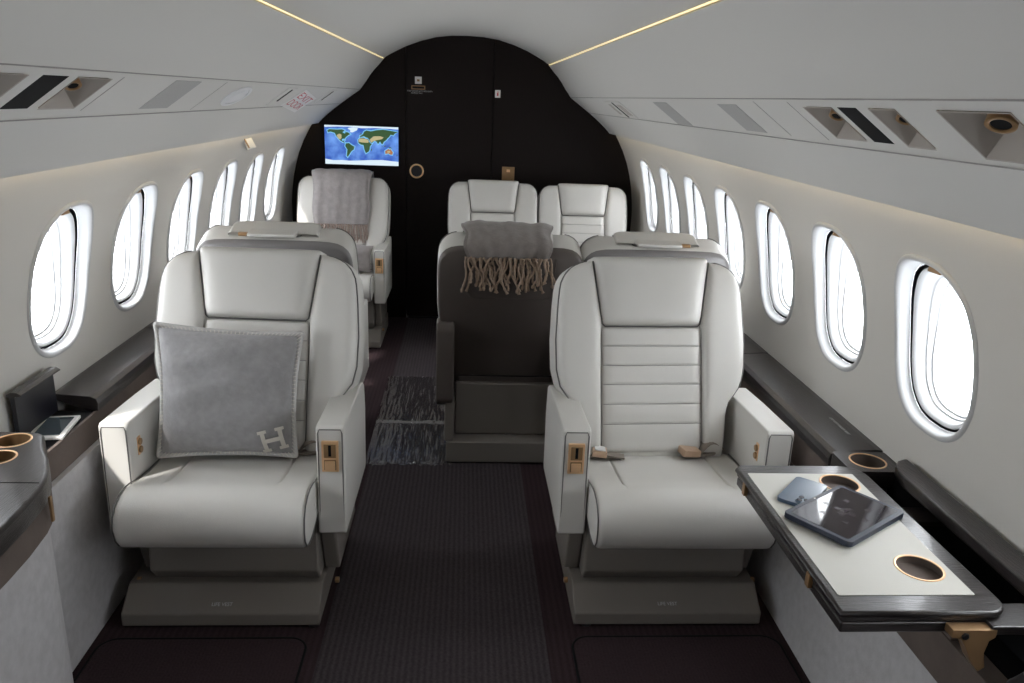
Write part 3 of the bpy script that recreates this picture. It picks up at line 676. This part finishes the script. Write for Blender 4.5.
def make_seat(loc, rz, ws, aisle, label, group, rear='shell', full=True, life=True, sq=False, hs=1., bw=1., bdx=0., aw=None, adx=0.):
    """aisle: +1 / -1, local x side of the arm that carries the front control box"""
    t = empty('cabin_seat', loc, rz, label, 'seat', group)
    L, D = M['leather'], M['leather_dark']
    global HS; HS = hs
    hw = (lambda z: lerp(HALF2, z) * bw) if sq else (lambda z: lerp(HALF, z) * bw)
    B = .283 * ws
    aw = aw or ws
    rm0 = M['shell']
    # lower skirt
    bs = prism('seat_base', [(0, .010), (0, .050), (.075, .105), (.50, .105), (.50, .010)], 'x', -B, B, D, t, b=.006, seg=3)
    if life:
        sl = math.atan2(.060, .075)
        m_ = Matrix.Translation((0, .020, .0695)) @ Matrix.Rotation(sl, 4, 'X')
        text_obj('placard_text', 'LIFE VEST', .0145, m_, M['grey_ink'], bs)
        cyl('track_foot', (-aisle * -1 * (B - .05), .02, .0), (0, 0, 1), .016, .02, M['steel'], t)
    bs.location.x = bdx
    for sx in (-1, 1):
        cyl('track_lever', (sx * (B + .002), .10, .10), (sx, 0, 0), .009, .012, M['gold_dark'], t, seg=10)
    prism('seat_plinth', [(.10, .108), (.062, .155), (.085, .345), (.42, .345), (.42, .108)], 'x', -.243 * aw, .243 * aw, D, t, b=.008, seg=3)
    for sx in (-1, 1):
        prism('side_skirt', [(.15, .108), (.09, .29), (.50, .29), (.50, .108)], 'x', sx * .246 * aw, sx * .292 * aw, D, t, b=.008, seg=3)
    # cushion
    cw = .249 * aw
    prof = [(.34, .365), (.20, .35), (.06, .335), (-.02, .320), (-.065, .320), (-.095, .332), (-.114, .358), (-.122, .393), (-.115, .430), (-.092, .457), (-.060, .470), (-.025, .474), (.01, .470), (.05, .461), (.09, .453), (.14, .447), (.20, .442), (.26, .437), (.32, .430), (.345, .41)]
    core = sorted([-.88 + .04 * i for i in range(45)] + [q_ * w_ for q_ in (-1, 1) for w_ in (.585, .595, .605, .613, .62, .627, .635, .645, .655)])
    xs = [-1, -.997, -.985, -.96, -.92] + core + [.92, .96, .985, .997, 1]
    ins = [.022, .012, .005, .001, 0]; ins = ins + [0] * len(core) + ins[::-1]
    rings = []
    for a, i_ in zip(xs, ins):
        pp = offset_poly(prof, i_) if i_ else prof
        rg_ = []
        for (y, z), (y0_, z0_) in zip(pp, prof):
            dz = 0
            if y0_ > .035 and z0_ > .4: dz = -.0060 * math.exp(-((abs(a) - .62) / .015) ** 2)
            if abs(y0_ - .05) < .005 and z0_ > .4 and abs(a) < .62: dz -= .004
            if z0_ > .4 and y0_ > -.1: dz += .006 * (1 - a * a) - .004
            rg_.append((a * cw, y, z + dz))
        rings.append(rg_)
    cu = loft('seat_cushion', rings, L, t, True, True, ang=60)
    for sx in (-1, 1):
        pp = offset_poly(prof, .004); tube('cushion_piping', [(sx * cw * .992, y, z) for y, z in pp[2:19]], .0021, M['piping'], t, seg=6)
    # arms
    for sx in (-1, 1):
        x0, x1 = sx * .253 * aw, sx * .332 * aw
        rr_ = .640 if sq else .606
        ap = [(.045, .292), (.050, .616), (.060, .624), (.30, .616), (.46, rr_), (.495, rr_ - .02), (.51, .50), (.50, .30), (.485, .285)]
        if sq: ap = [(y, z - .012) for y, z in ap]
        am = prism('armrest', ap, 'x', x0, x1, L, t, b=.012, seg=4)
        xa, xb = (min(x0, x1) + .006, max(x0, x1) - .006)
        if rear == 'shell' and rz > 1:
            prism('arm_shade_cover', [(.36, .272), (.36, .30), (.44, .60), (.455, .643), (.50, .632), (.514, .60), (.514, .30), (.49, .270)], 'x', x0 - sx * .002, x1 + sx * .002, rm0, am, b=.010, seg=3)  # added taupe cover; its dark colour imitates shadow on the arm's rear end
        pz = -.012 if sq else 0
        tube('arm_piping', [(xa, .0475, .302 + pz), (xa, .0495, .603 + pz), (xa + .004, .051, .614 + pz), (xb - .004, .051, .614 + pz), (xb, .0495, .603 + pz), (xb, .0475, .302 + pz)], .0021, M['piping'], t, seg=6)
        if sx == aisle:
            xm = (x0 + x1) / 2; zc = .536 + (-.02 if sq else 0); w = .0235; hh_ = .046
            cb = box('control_box', xm - w, xm + w, .040, .052, zc - hh_, zc + hh_, M['gold'], am, b=.002)
            box('control_well', xm - w + .007, xm + w - .007, .0385, .0415, zc - .002, zc + hh_ - .008, M['gold_dark'], am, b=.0005)
            box('control_slot', xm - .004, xm + .004, .0375, .040, zc + .003, zc + hh_ - .010, M['black'], am, b=0)
            box('control_latch', xm - .014, xm + .014, .034, .041, zc - hh_ + .008, zc - .012, M['gold'], am, b=.002)
            box('control_well', xm - w + .007, xm + w - .007, .0386, .0415, zc - hh_ + .007, zc - .008, M['gold_dark'], am, b=.0005)
        else:
            xi = sx * .253 * aw; zc = .535
            box('recline_plate', xi - .003, xi + .003, .098, .118, zc - .027, zc + .027, M['gold'], am, b=.002)
            cyl('recline_button', (xi - sx * .002, .108, zc + .012), (-sx, 0, 0), .010, .006, M['gold_dark'], am, seg=20)
            cyl('recline_button', (xi - sx * .002, .108, zc - .012), (-sx, 0, 0), .010, .006, M['gold_dark'], am, seg=20)
    for c in t.children:                        # base, cushion and arms stay square to the cabin; only the back is turned
        c.location.x += adx
        if abs(rz) < .2: c.rotation_euler.z = -rz
    # back shell
    zs = [.36, .40, .46, .52, .56, .59, .61, .64, .69, .74, .78, .83, .87, .90, .93, .95, .965, .98, .99, 1.0, 1.005, 1.011, 1.015, 1.018, 1.020]
    outl = [(hw(z), z) for z in zs] + [(x * ws, 1.0207) for x in (.12, .06, 0, -.06, -.12)] + [(-hw(z), z) for z in zs[::-1]]
    rings = []
    for ins_, d in ((.02, .028), (.008, .026), (.002, .020), (0, .010), (0, -.07), (.004, -.086), (.012, -.098), (.022, -.104)):
        rings.append([BP(x, z, d) for x, z in offset_poly(outl, ins_)])
    loft('back_shell', rings, L, t, True, True, ang=60)
    rm = M['shell'] if rear == 'shell' else M['shell_light']
    prs = [(x, z) for x, z in offset_poly(outl, .003)]
    rings = [[BP(x, z, -.084) for x, z in prs], [BP(x, z, -.102) for x, z in offset_poly(outl, .006)], [BP(x, z, -.111) for x, z in offset_poly(outl, .014)]]
    rp = loft('rear_panel', rings, rm, t, False, True, ang=50)
    pk = [(-.20, .98), (-.195, .82), (-.18, .80), (-.15, .795), (.15, .795), (.18, .80), (.195, .82), (.20, .98)]
    tube('rear_crease', [BP(x * ws, z, -.111) for x, z in pk], .0022, rm, t, seg=6)
    box('rear_apron', -.235 * ws, .235 * ws, .30, .400, .150, .385, rm, t, b=.012, seg=3)
    box('shell_edge_seam', -.235 * ws, .235 * ws, .416, .420, .376, .380, M['black'], t, b=0)
    # fronts
    xin = lambda z: lerp([(.45, .163), (.80, .160), (.83, .158), (1.03, .190)], z) * ws
    pad('back_wing', lambda z: xin(z) + .001, lambda z: max(hw(z) - .004, xin(z) + .002), .43, 1.016, .038, .018, L, t, e=6)
    pad('back_wing', lambda z: -max(hw(z) - .004, xin(z) + .002), lambda z: -xin(z) - .001, .43, 1.016, .038, .018, L, t, e=6)
    ch = (.761, .703, .646, .587, .527)
    pad('back_centre', lambda z: -.163 * ws, lambda z: .163 * ws, .44, .819, .028, .018, L, t, nu=14, nv=150, e=18, extra=lambda x, z: -.0040 * sum(math.exp(-((z - c) / .0020) ** 2) for c in ch) + .0004 * math.cos((z - .527) / .0585 * 2 * PI + PI))
    for c in ch: tube('channel_seam', [BP(x_ * ws, c, .0445) for x_ in (-.158, -.08, 0, .08, .158)], .0007, M['piping'], t, seg=5)
    pad('headrest', lambda z: -lerp([(.82, .155), (.85, .164), (1.035, .190)], z) * ws, lambda z: lerp([(.82, .155), (.85, .164), (1.035, .190)], z) * ws, .822, 1.031, .050, .018, L, t, e=7, nu=26, nv=30, corner=.012, deep=.075)
    hp = [BP(x * ws, z, .036) for x, z in ((-.188, 1.016), (-.166, .87), (-.159, .828), (-.15, .820), (.15, .820), (.159, .828), (.166, .87), (.188, 1.016))]
    tube('headrest_piping', hp, .0024, M['piping'], t, seg=6)
    for sx in (-1, 1):
        tube('wing_piping', [BP(sx * (hw(z) - .003), z, .030) for z in [.58, .60, .61, .625, .64, .66, .69, .74, .78, .83, .87, .90, .93, .95, .965, .98, .99, 1.0, 1.005, 1.011, 1.015]], .0024, M['piping'], t, seg=6)
        tube('seam_piping', [BP(sx * .1635 * ws, z, .036) for z in (.45, .55, .65, .75, .815)], .0010, M['piping'], t, seg=6)
    # headrest carrier on top
    hc = None if label.startswith('taupe') else prism('headrest_carrier', [(-.105 * ws, 0), (-.10 * ws, .072), (.10 * ws, .072), (.105 * ws, 0)], 'z', -.010, .003, L, t, b=.005, seg=3)
    if hc: hc.data.transform(Matrix.Translation((0, BP(0, 1.025, 0).y + .02, BP(0, 1.022, 0).z - .002)) @ Matrix.Rotation(-.10, 4, 'X'))
    o_ = BP(0, 1.02, -.05); tz = BP(0, 1.0205, -.05).z
    tube('carrier_seam', [(-.150 * ws, o_.y - .02, tz + .001), (-.118 * ws, o_.y - .016, tz + .001), (-.108 * ws, o_.y + .022, tz), (.108 * ws, o_.y + .022, tz), (.118 * ws, o_.y - .016, tz + .001), (.150 * ws, o_.y - .02, tz + .001)], .0026, M['piping'], t, seg=6)
    hg = box('carrier_hinge', -aisle * .125 * ws - .018, -aisle * .125 * ws + .018, o_.y - .004, o_.y + .020, tz - .004, tz + .010, M['gold_dark'], t, b=.004)
    # belts
    if full:
        for sx in (-1, 1):
            bl = prism('seat_belt', [(sx * .235 * ws, .300), (sx * .20 * ws, .262), (sx * .13 * ws, .252), (sx * .10 * ws, .256), (sx * .10 * ws, .270), (sx * .14 * ws, .278), (sx * .19 * ws, .292), (sx * .21 * ws, .312)], 'z', .441, .450, M['belt'], t, b=.002)
            k = Vector((sx * (.145 if sx < 0 else .130) * ws, .258, .459)); rr = Matrix.Translation(k) @ Matrix.Rotation(sx * .15, 4, 'Z') @ Matrix.Rotation(.12, 4, 'Y') @ Matrix.Scale(1.15, 4)
            if sx == -1:
                box('buckle', -.045, -.005, -.022, .022, -.009, .010, M['buckle'], bl, b=.004, mtx=rr); box('buckle_tongue', -.003, .045, -.014, .014, -.006, -.001, M['belt'], bl, b=.001, mtx=rr)
                box('buckle_flap', -.040, -.010, -.018, .010, .010, .013, M['sign'], bl, b=.002, mtx=rr)
            else:
                box('buckle', -.040, .012, -.022, .020, -.009, .011, M['buckle'], bl, b=.004, mtx=rr)
                fold = []
                for q in range(9):
                    u = q / 8; fold.append((sx * (.15 + .09 * u) * ws, .265 + .03 * u, .452 + .038 * math.sin(u * PI) * (1 - .3 * u)))
                V = []; F = []
                for (x, y, z) in fold: V += [(x, y - .020, z), (x, y + .020, z + .012), (x, y + .020, z + .010), (x, y - .020, z - .002)]
                for q in range(8):
                    for e_ in range(4): F.append((q * 4 + e_, q * 4 + (e_ + 1) % 4, (q + 1) * 4 + (e_ + 1) % 4, (q + 1) * 4 + e_))
                F += [(0, 1, 2, 3), (32, 33, 34, 35)]
                mesh_obj('webbing_fold', V, F, M['belt'], bl)
    return t
G = 'cream leather cabin seats'
rad = math.radians
A = make_seat((-.675, 1.978, 0), rad(-3.0), 1.0, 1, 'cream leather cabin seat facing the camera at near left, holding a grey pillow', G, hs=.997, bdx=-.030)
Bs = make_seat((.606, 1.978, 0), rad(3.5), 1.01, -1, 'cream leather cabin seat facing the camera at near right beside the open table', G, hs=1.003, bw=.985, bdx=.008)
Cs = make_seat((-.748, 3.57, 0), PI, .90, -1, 'cabin seat turned away, just behind the near left seat, only top and aisle arm showing', G, aw=.88, rear='light', life=False, sq=True, hs=.955, bw=1.04)
Ds = make_seat((.742, 3.57, 0), PI, .88, 1, 'cabin seat turned away, just behind the near right seat, bare top showing', G, aw=.735, rear='light', life=False, sq=True, hs=.955, bw=1.04)
Es = make_seat((.165, 3.57, 0), PI, .87, -1, 'taupe backed cabin seat turned away beside the aisle with a fringed scarf over it', G, life=False, sq=True, hs=.955)
Hs = make_seat((-.790, 4.65, 0), 0, .90, 1, 'far left cream cabin seat facing the camera below the map screen', G, aw=.85, adx=.012, life=False, sq=True, hs=.955)
Fs = make_seat((.160, 4.65, 0), 0, .875, -1, 'far cream cabin seat on the aisle side of the bulkhead pair', G, life=False, sq=True, hs=.945)
Gs = make_seat((.742, 4.65, 0), 0, .875, 1, 'far cream cabin seat on the window side of the bulkhead pair', G, aw=.735, life=False, sq=True, hs=.935)
HS = .955
# ------------------------------------------------------------------ pillow
def pillow(loc, w, h, th, rot, label, m, border, cat='pillow', letter=True):
    e = empty('pillow', loc, 0, label, cat); e.rotation_euler = rot
    n = 44; V = []; F = []
    def P(u, v, s):
        a, b_ = 2 * u - 1, 2 * v - 1
        pin = (1 - .075 * (1 - b_ ** 2)) * (1 + .032 * b_); pin2 = 1 - .055 * (1 - a ** 2)
        x = a * w / 2 * pin; z = b_ * h / 2 * pin2
        f = (max(0, 1 - abs(a) ** 2.6) * max(0, 1 - abs(b_) ** 2.6)) ** .55
        wr = .004 * math.sin(7 * a + 3 * b_) * f + .003 * math.sin(11 * b_ - 4 * a) * f
        return (x, s * (th / 2 * f + wr), z + h / 2 - .012 * a * (b_ + 1) / 2 * (h / .4))
    us = cosr(n)
    for s_ in (-1, 1):
        for v in us:
            for u in us: V.append(P(u, v, s_))
    q = (n + 1) ** 2
    for s_ in range(2):
        for j in range(n):
            for i in range(n): a = s_ * q + j * (n + 1) + i; F.append((a, a + 1, a + n + 2, a + n + 1))
    o = mesh_obj('pillow_cover', V, F, m, e)
    bm = bmesh.new(); bm.from_mesh(o.data); bmesh.ops.remove_doubles(bm, verts=bm.verts, dist=1e-5); bmesh.ops.recalc_face_normals(bm, faces=bm.faces); bm.to_mesh(o.data); bm.free()
    per = [P(u, 0, 1) for u in us[:-1]] + [P(1, v, 1) for v in us[:-1]] + [P(u, 1, 1) for u in us[::-1][:-1]] + [P(0, v, 1) for v in us[::-1][:-1]]
    per = [(x * 1.012, 0, (z - h / 2) * 1.012 + h / 2) for x, y, z in per]
    if border:
        tube('binding', per, .0085, border, o, closed=True, seg=8)
        # whip stitches
        Vs = []; Fs = []
        L_ = [Vector(p) for p in per]; d_ = [0]
        for i in range(len(L_)): d_.append(d_[-1] + (L_[(i + 1) % len(L_)] - L_[i]).length)
        N = 132
        for k in range(N):
            t = d_[-1] * k / N; i = max(j for j in range(len(L_)) if d_[j] <= t)
            a, b_ = L_[i], L_[(i + 1) % len(L_)]; p = a + (b_ - a) * ((t - d_[i]) / (d_[i + 1] - d_[i] + 1e-9))
            inn = (Vector((0, 0, h / 2)) - p).normalized(); tn = (b_ - a).normalized()
            p0 = p + Vector((0, -.0075, 0)) - inn * .004; p1 = p + inn * .014 + Vector((0, -.0075, 0)) + tn * .002
            c0 = len(Vs)
            for pp_, nn_ in ((p0, 0), (p1, 1)):
                for (du, dy) in ((-.0017, 0), (0, -.002), (.0017, 0), (0, .002)): Vs.append(pp_ + tn * du + Vector((0, dy, 0)))
            for r_ in range(4): Fs.append((c0 + r_, c0 + (r_ + 1) % 4, c0 + 4 + (r_ + 1) % 4, c0 + 4 + r_))
            Fs += [(c0, c0 + 1, c0 + 2, c0 + 3), (c0 + 4, c0 + 5, c0 + 6, c0 + 7)]
        st = mesh_obj('whip_stitching', Vs, Fs, M['ivory'], o); st['kind'] = 'stuff'
    if letter:
        # slab serif H patch
        bm = bmesh.new(); cx, cz = .137, .050; t_ = .009
        def bar(x0, x1, z0, z1):
            r = bmesh.ops.create_cube(bm, size=1)
            for v in r['verts']:
                x = x0 + (v.co.x + .5) * (x1 - x0); z = z0 + (v.co.z + .5) * (z1 - z0)
                a_ = math.radians(-10); xr = x * math.cos(a_) + z * math.sin(a_) * -1 * -1; zr = -x * math.sin(a_) * 1 + z * math.cos(a_)
                xx, zz = cx + x * .98 - z * .22, cz + z * .98 + x * .22
                aa = 2 * xx / w; bb = 2 * zz / h - 1
                f = (max(0, 1 - abs(aa) ** 2.6) * max(0, 1 - abs(bb) ** 2.6)) ** .55
                wr = .004 * math.sin(7 * aa + 3 * bb) * f + .003 * math.sin(11 * bb - 4 * aa) * f
                v.co = Vector((xx, -(th / 2 * f + wr) - .0035 + v.co.y * .004, zz))
        def bars(x0, x1, z0, z1, k=4):
            for q_ in range(k): bar(x0 + (x1 - x0) * q_ / k, x0 + (x1 - x0) * (q_ + 1) / k, z0, z1)
        H_, W_ = .033, .024
        for sx in (-1, 1):
            for q_ in range(6): bar(sx * W_ - .0055, sx * W_ + .0055, -H_ + 2 * H_ * q_ / 6, -H_ + 2 * H_ * (q_ + 1) / 6)
            bars(sx * W_ - .012, sx * W_ + .012, H_ - .009, H_, 3); bars(sx * W_ - .012, sx * W_ + .012, -H_, -H_ + .009, 3)
        bars(-W_, W_, -.006, .006, 6)
        from_bm('letter_patch', bm, M['ivory'], o)
    return e
pillow((-.706, 2.16, .472), .400, .370, .155, (math.radians(-17), math.radians(.6), math.radians(3)), 'grey wool pillow with whipstitched edge and ivory letter patch on near left seat', M['pillow'], M['pillow_edge'])
pillow((-.755, 4.80, .455), .34, .17, .10, (math.radians(-18), 0, math.radians(-4)), 'crumpled pinkish beige cushion on the far left seat under the throw', M['throw_pale'], None, letter=False)

# ------------------------------------------------------------------ throws with tassels
def throw(name, seat_o, rz, path, x0, x1, m, tm, label, tass_len, ntass, trad, wild, group=None, fold=.004):
    """path: list of (y,z) in seat coordinates from hidden end to the fringe end"""
    e = empty(name, seat_o, rz, label, 'throw')
    # resample path
    P = [Vector((y, z)) for y, z in path]; d_ = [0]
    for a, b_ in zip(P, P[1:]): d_.append(d_[-1] + (b_ - a).length)
    n = 46; pts = []
    for k in range(n + 1):
        t = d_[-1] * k / n; i = max(j for j in range(len(P) - 1) if d_[j] <= t + 1e-12); pts.append(P[i] + (P[i + 1] - P[i]) * ((t - d_[i]) / (d_[i + 1] - d_[i])))
    for _ in range(2): pts = [pts[0]] + [(pts[i - 1] + pts[i] * 2 + pts[i + 1]) / 4 for i in range(1, n)] + [pts[-1]]
    nx = 60; V = []; F = []
    def off(i, u):
        t = pts[min(i + 1, n)] - pts[max(i - 1, 0)]; t.normalize(); nr = Vector((t.y, -t.x))
        v = i / n
        a = fold * (math.sin(u * 17 + 1.3 * v) + .6 * math.sin(u * 39 + 4 * v) + .5 * math.sin(v * 9 + u * 5)) * (.4 + v)
        eb = .012 * math.exp(-((u) / .05) ** 2) + .012 * math.exp(-((1 - u) / .05) ** 2)
        return nr, a + .010 - eb
    side = []
    for s_ in (0, 1):
        for i in range(n + 1):
            for j in range(nx + 1):
                u = j / nx; nr, a = off(i, u); p = pts[i] + nr * OUT * (a * (1 if s_ == 0 else .0) + .003)
                xx = x0 + (x1 - x0) * u + .006 * math.sin(i * .35) * (u - .5) * 2 - (.022 * (i / n) ** 2) * (2 * u - 1) * abs(2 * u - 1)
                V.append((xx, p.x, p.y))
    q = (n + 1) * (nx + 1)
    for s_ in range(2):
        for i in range(n):
            for j in range(nx): a = s_ * q + i * (nx + 1) + j; F.append((a, a + 1, a + nx + 2, a + nx + 1))
    per = [j for j in range(nx + 1)] + [i * (nx + 1) + nx for i in range(1, n + 1)] + [n * (nx + 1) + j for j in range(nx - 1, -1, -1)] + [i * (nx + 1) for i in range(n - 1, 0, -1)]
    for i in range(len(per)): a, b_ = per[i], per[(i + 1) % len(per)]; F.append((a, b_, b_ + q, a + q))
    mesh_obj('throw_cloth', V, F, m, e)
    endp = pts[-1]; dirn = (pts[-1] - pts[-3]).normalized()
    for k in range(ntass):
        u = (k + .5) / ntass; xb = x0 + (x1 - x0) * u - .022 * (2 * u - 1) * abs(2 * u - 1)
        L_ = tass_len * (R.uniform(.72, 1.12)); lean = R.uniform(-1, 1) * wild; ph = R.uniform(0, 6); lay = (k % 3) * trad * .9
        tp_ = []; rd = []
        for i in range(15):
            v = i / 14
            x = xb + lean * v * L_ + .004 * wild * 3 * math.sin(v * 7 + ph)
            o2 = Vector((dirn.y, -dirn.x)) * OUT * (.010 + lay + .003 * math.sin(v * 9 + ph))
            p = endp + Vector((dirn.x, dirn.y)) * 0 + Vector((dirn.x * (1 - v) * .4, -1 + .0)).normalized() * (v * L_ - .004) + o2
            tp_.append((x, p.x, p.y)); rd.append(trad * (.75 + .25 * math.sin(v * 42 + ph)) * (1.25 if v > .86 else 1))
        tube('tassel', tp_, trad, tm, e, seg=6, radii=rd)
    return e
def bp2(h, d): p = BP(0, h, d); return (p.y, p.z)
OUT = -1
# scarf over the rear of the taupe seat: starts in front of headrest, over the top, down the rear
path = [bp2(.90, .080), bp2(.97, .080), bp2(1.015, .078), bp2(1.038, .060), bp2(1.045, .02), bp2(1.042, -.03), bp2(1.036, -.075), bp2(1.024, -.108), bp2(1.005, -.120), bp2(.988, -.122)]
throw('fringed_scarf', (.165, 3.57, 0), PI, path, -.168, .198, M['throw'], M['tassel'], 'taupe wool scarf with long camel tassels hung over the seat back by the aisle', .132, 46, .0058, .42, fold=.0028)
OUT = 1
path = [bp2(.86, -.125), bp2(.95, -.125), bp2(1.01, -.122), bp2(1.040, -.10), bp2(1.052, -.05), bp2(1.054, .01), bp2(1.048, .05), bp2(1.030, .078), bp2(1.00, .082), bp2(.93, .082), bp2(.85, .082), bp2(.78, .070), bp2(.705, .064)]
throw('fringed_throw', (-.790, 4.65, 0), 0, path, -.195, .185, M['throw_pale'], M['tassel_pale'], 'mauve grey throw with fine pink beige fringe draped over the far left seat', .115, 60, .0036, .18, fold=.0016)

# ------------------------------------------------------------------ phone and tablet
def slab_rr(name, w, l, r, z0, z1, m, parent, b=.002): return prism(name, rrect(-w / 2, w / 2, -l / 2, l / 2, r, 8), 'z', z0, z1, m, parent, b=b, seg=3)
ph = empty('smartphone', (.772, 1.588, .6602), math.radians(-41), 'steel blue smartphone lying face down on the table beside the tablet', 'phone')
slab_rr('phone_body', .074, .140, .011, 0, .009, M['phone'], ph)
cm = slab_rr('camera_bump', .030, .034, .008, .0088, .0112, M['phone'], ph, b=.001); cm.data.transform(Matrix.Translation((.016, -.045, 0)))
for dx, dy in ((.009, -.053), (.009, -.037), (.023, -.045)):
    cyl('camera_lens', (dx, dy, .011), (0, 0, 1), .0058, .0012, M['lens'], cm)
tb = empty('tablet', (.822, 1.484, .6600), math.radians(35.5), 'tablet in a navy case with dark screen lying across the table', 'tablet')
ty = Matrix.Rotation(math.radians(1.2), 4, 'Y')
o = slab_rr('tablet_case', .236, .156, .012, 0, .0125, M['case'], tb, b=.004); o.data.transform(Matrix.Translation((0, 0, .0025)) @ ty)
o = slab_rr('tablet_screen', .214, .134, .006, .0122, .0130, M['tab_screen'], tb, b=.0002); o.data.transform(Matrix.Translation((0, 0, .0025)) @ ty); scn = o
for (x, y, w, h) in ((0, 0, .046, .014), (0, 0, .014, .046), (-.045, .026, .014, .012), (-.045, -.026, .014, .012), (.048, .024, .016, .012), (.048, -.026, .014, .012), (0, .045, .013, .012), (0, -.046, .013, .012)):
    i_ = box('screen_icon', x - w / 2, x + w / 2, y - h / 2, y + h / 2, .0130, .0132, M['icon'], scn, b=0); i_.data.transform(Matrix.Translation((0, 0, .0025)) @ ty)
cyl('tablet_camera', (0.0, .0725, .0145), (0, 0, 1), .002, .0006, M['sign'], tb, seg=12)

# ------------------------------------------------------------------ world light, camera
w = bpy.data.worlds.new('overcast_daylight'); S.world = w; w.use_nodes = True
bg = w.node_tree.nodes['Background']; bg.inputs['Color'].default_value = (.93, .965, 1.0, 1); bg.inputs['Strength'].default_value = 12.5

sun = bpy.data.lights.new('sun', 'SUN'); sun.energy = 6; sun.angle = math.radians(4); sun.color = (1, .97, .92)
so = bpy.data.objects.new('sun', sun); COL.objects.link(so); so.rotation_euler = Vector((.33, .37, -.51)).to_track_quat('-Z', 'Y').to_euler(); so.location = (-6, -4, 8)

f = 784.; VP = (467., 97.); roll = math.radians(1.1)
fw = Vector(((VP[0] - 512) / f, (341.5 - VP[1]) / f, 1.)).normalized()
u = Vector((math.sin(roll), math.cos(roll), 0)); u = (u - fw * u.dot(fw)).normalized()
rt = u.cross(fw)
if rt.x < 0: rt = -rt
right = Vector((rt.x, fw.x, u.x)); upv = Vector((rt.y, fw.y, u.y)); fwd = Vector((rt.z, fw.z, u.z))
cam = bpy.data.cameras.new('camera'); co_ = bpy.data.objects.new('camera', cam); COL.objects.link(co_)
m4 = Matrix((right, upv, -fwd)).transposed().to_4x4(); m4.translation = (-.02, 0, 1.51); co_.matrix_world = m4
cam.sensor_width = 36; cam.lens = f / 1024 * 36; cam.clip_start = .02
S.camera = co_
S.view_settings.view_transform = 'Standard'; S.view_settings.look = 'None'; S.view_settings.exposure = .25; S.view_settings.gamma = 1.; S.view_settings.use_curve_mapping = False
S.cycles.use_denoising = True; S.cycles.max_bounces = 16; S.cycles.diffuse_bounces = 10; S.cycles.glossy_bounces = 5; S.cycles.transparent_max_bounces = 8
S.cycles.sample_clamp_indirect = 6.; S.cycles.caustics_reflective = False; S.cycles.caustics_refractive = False
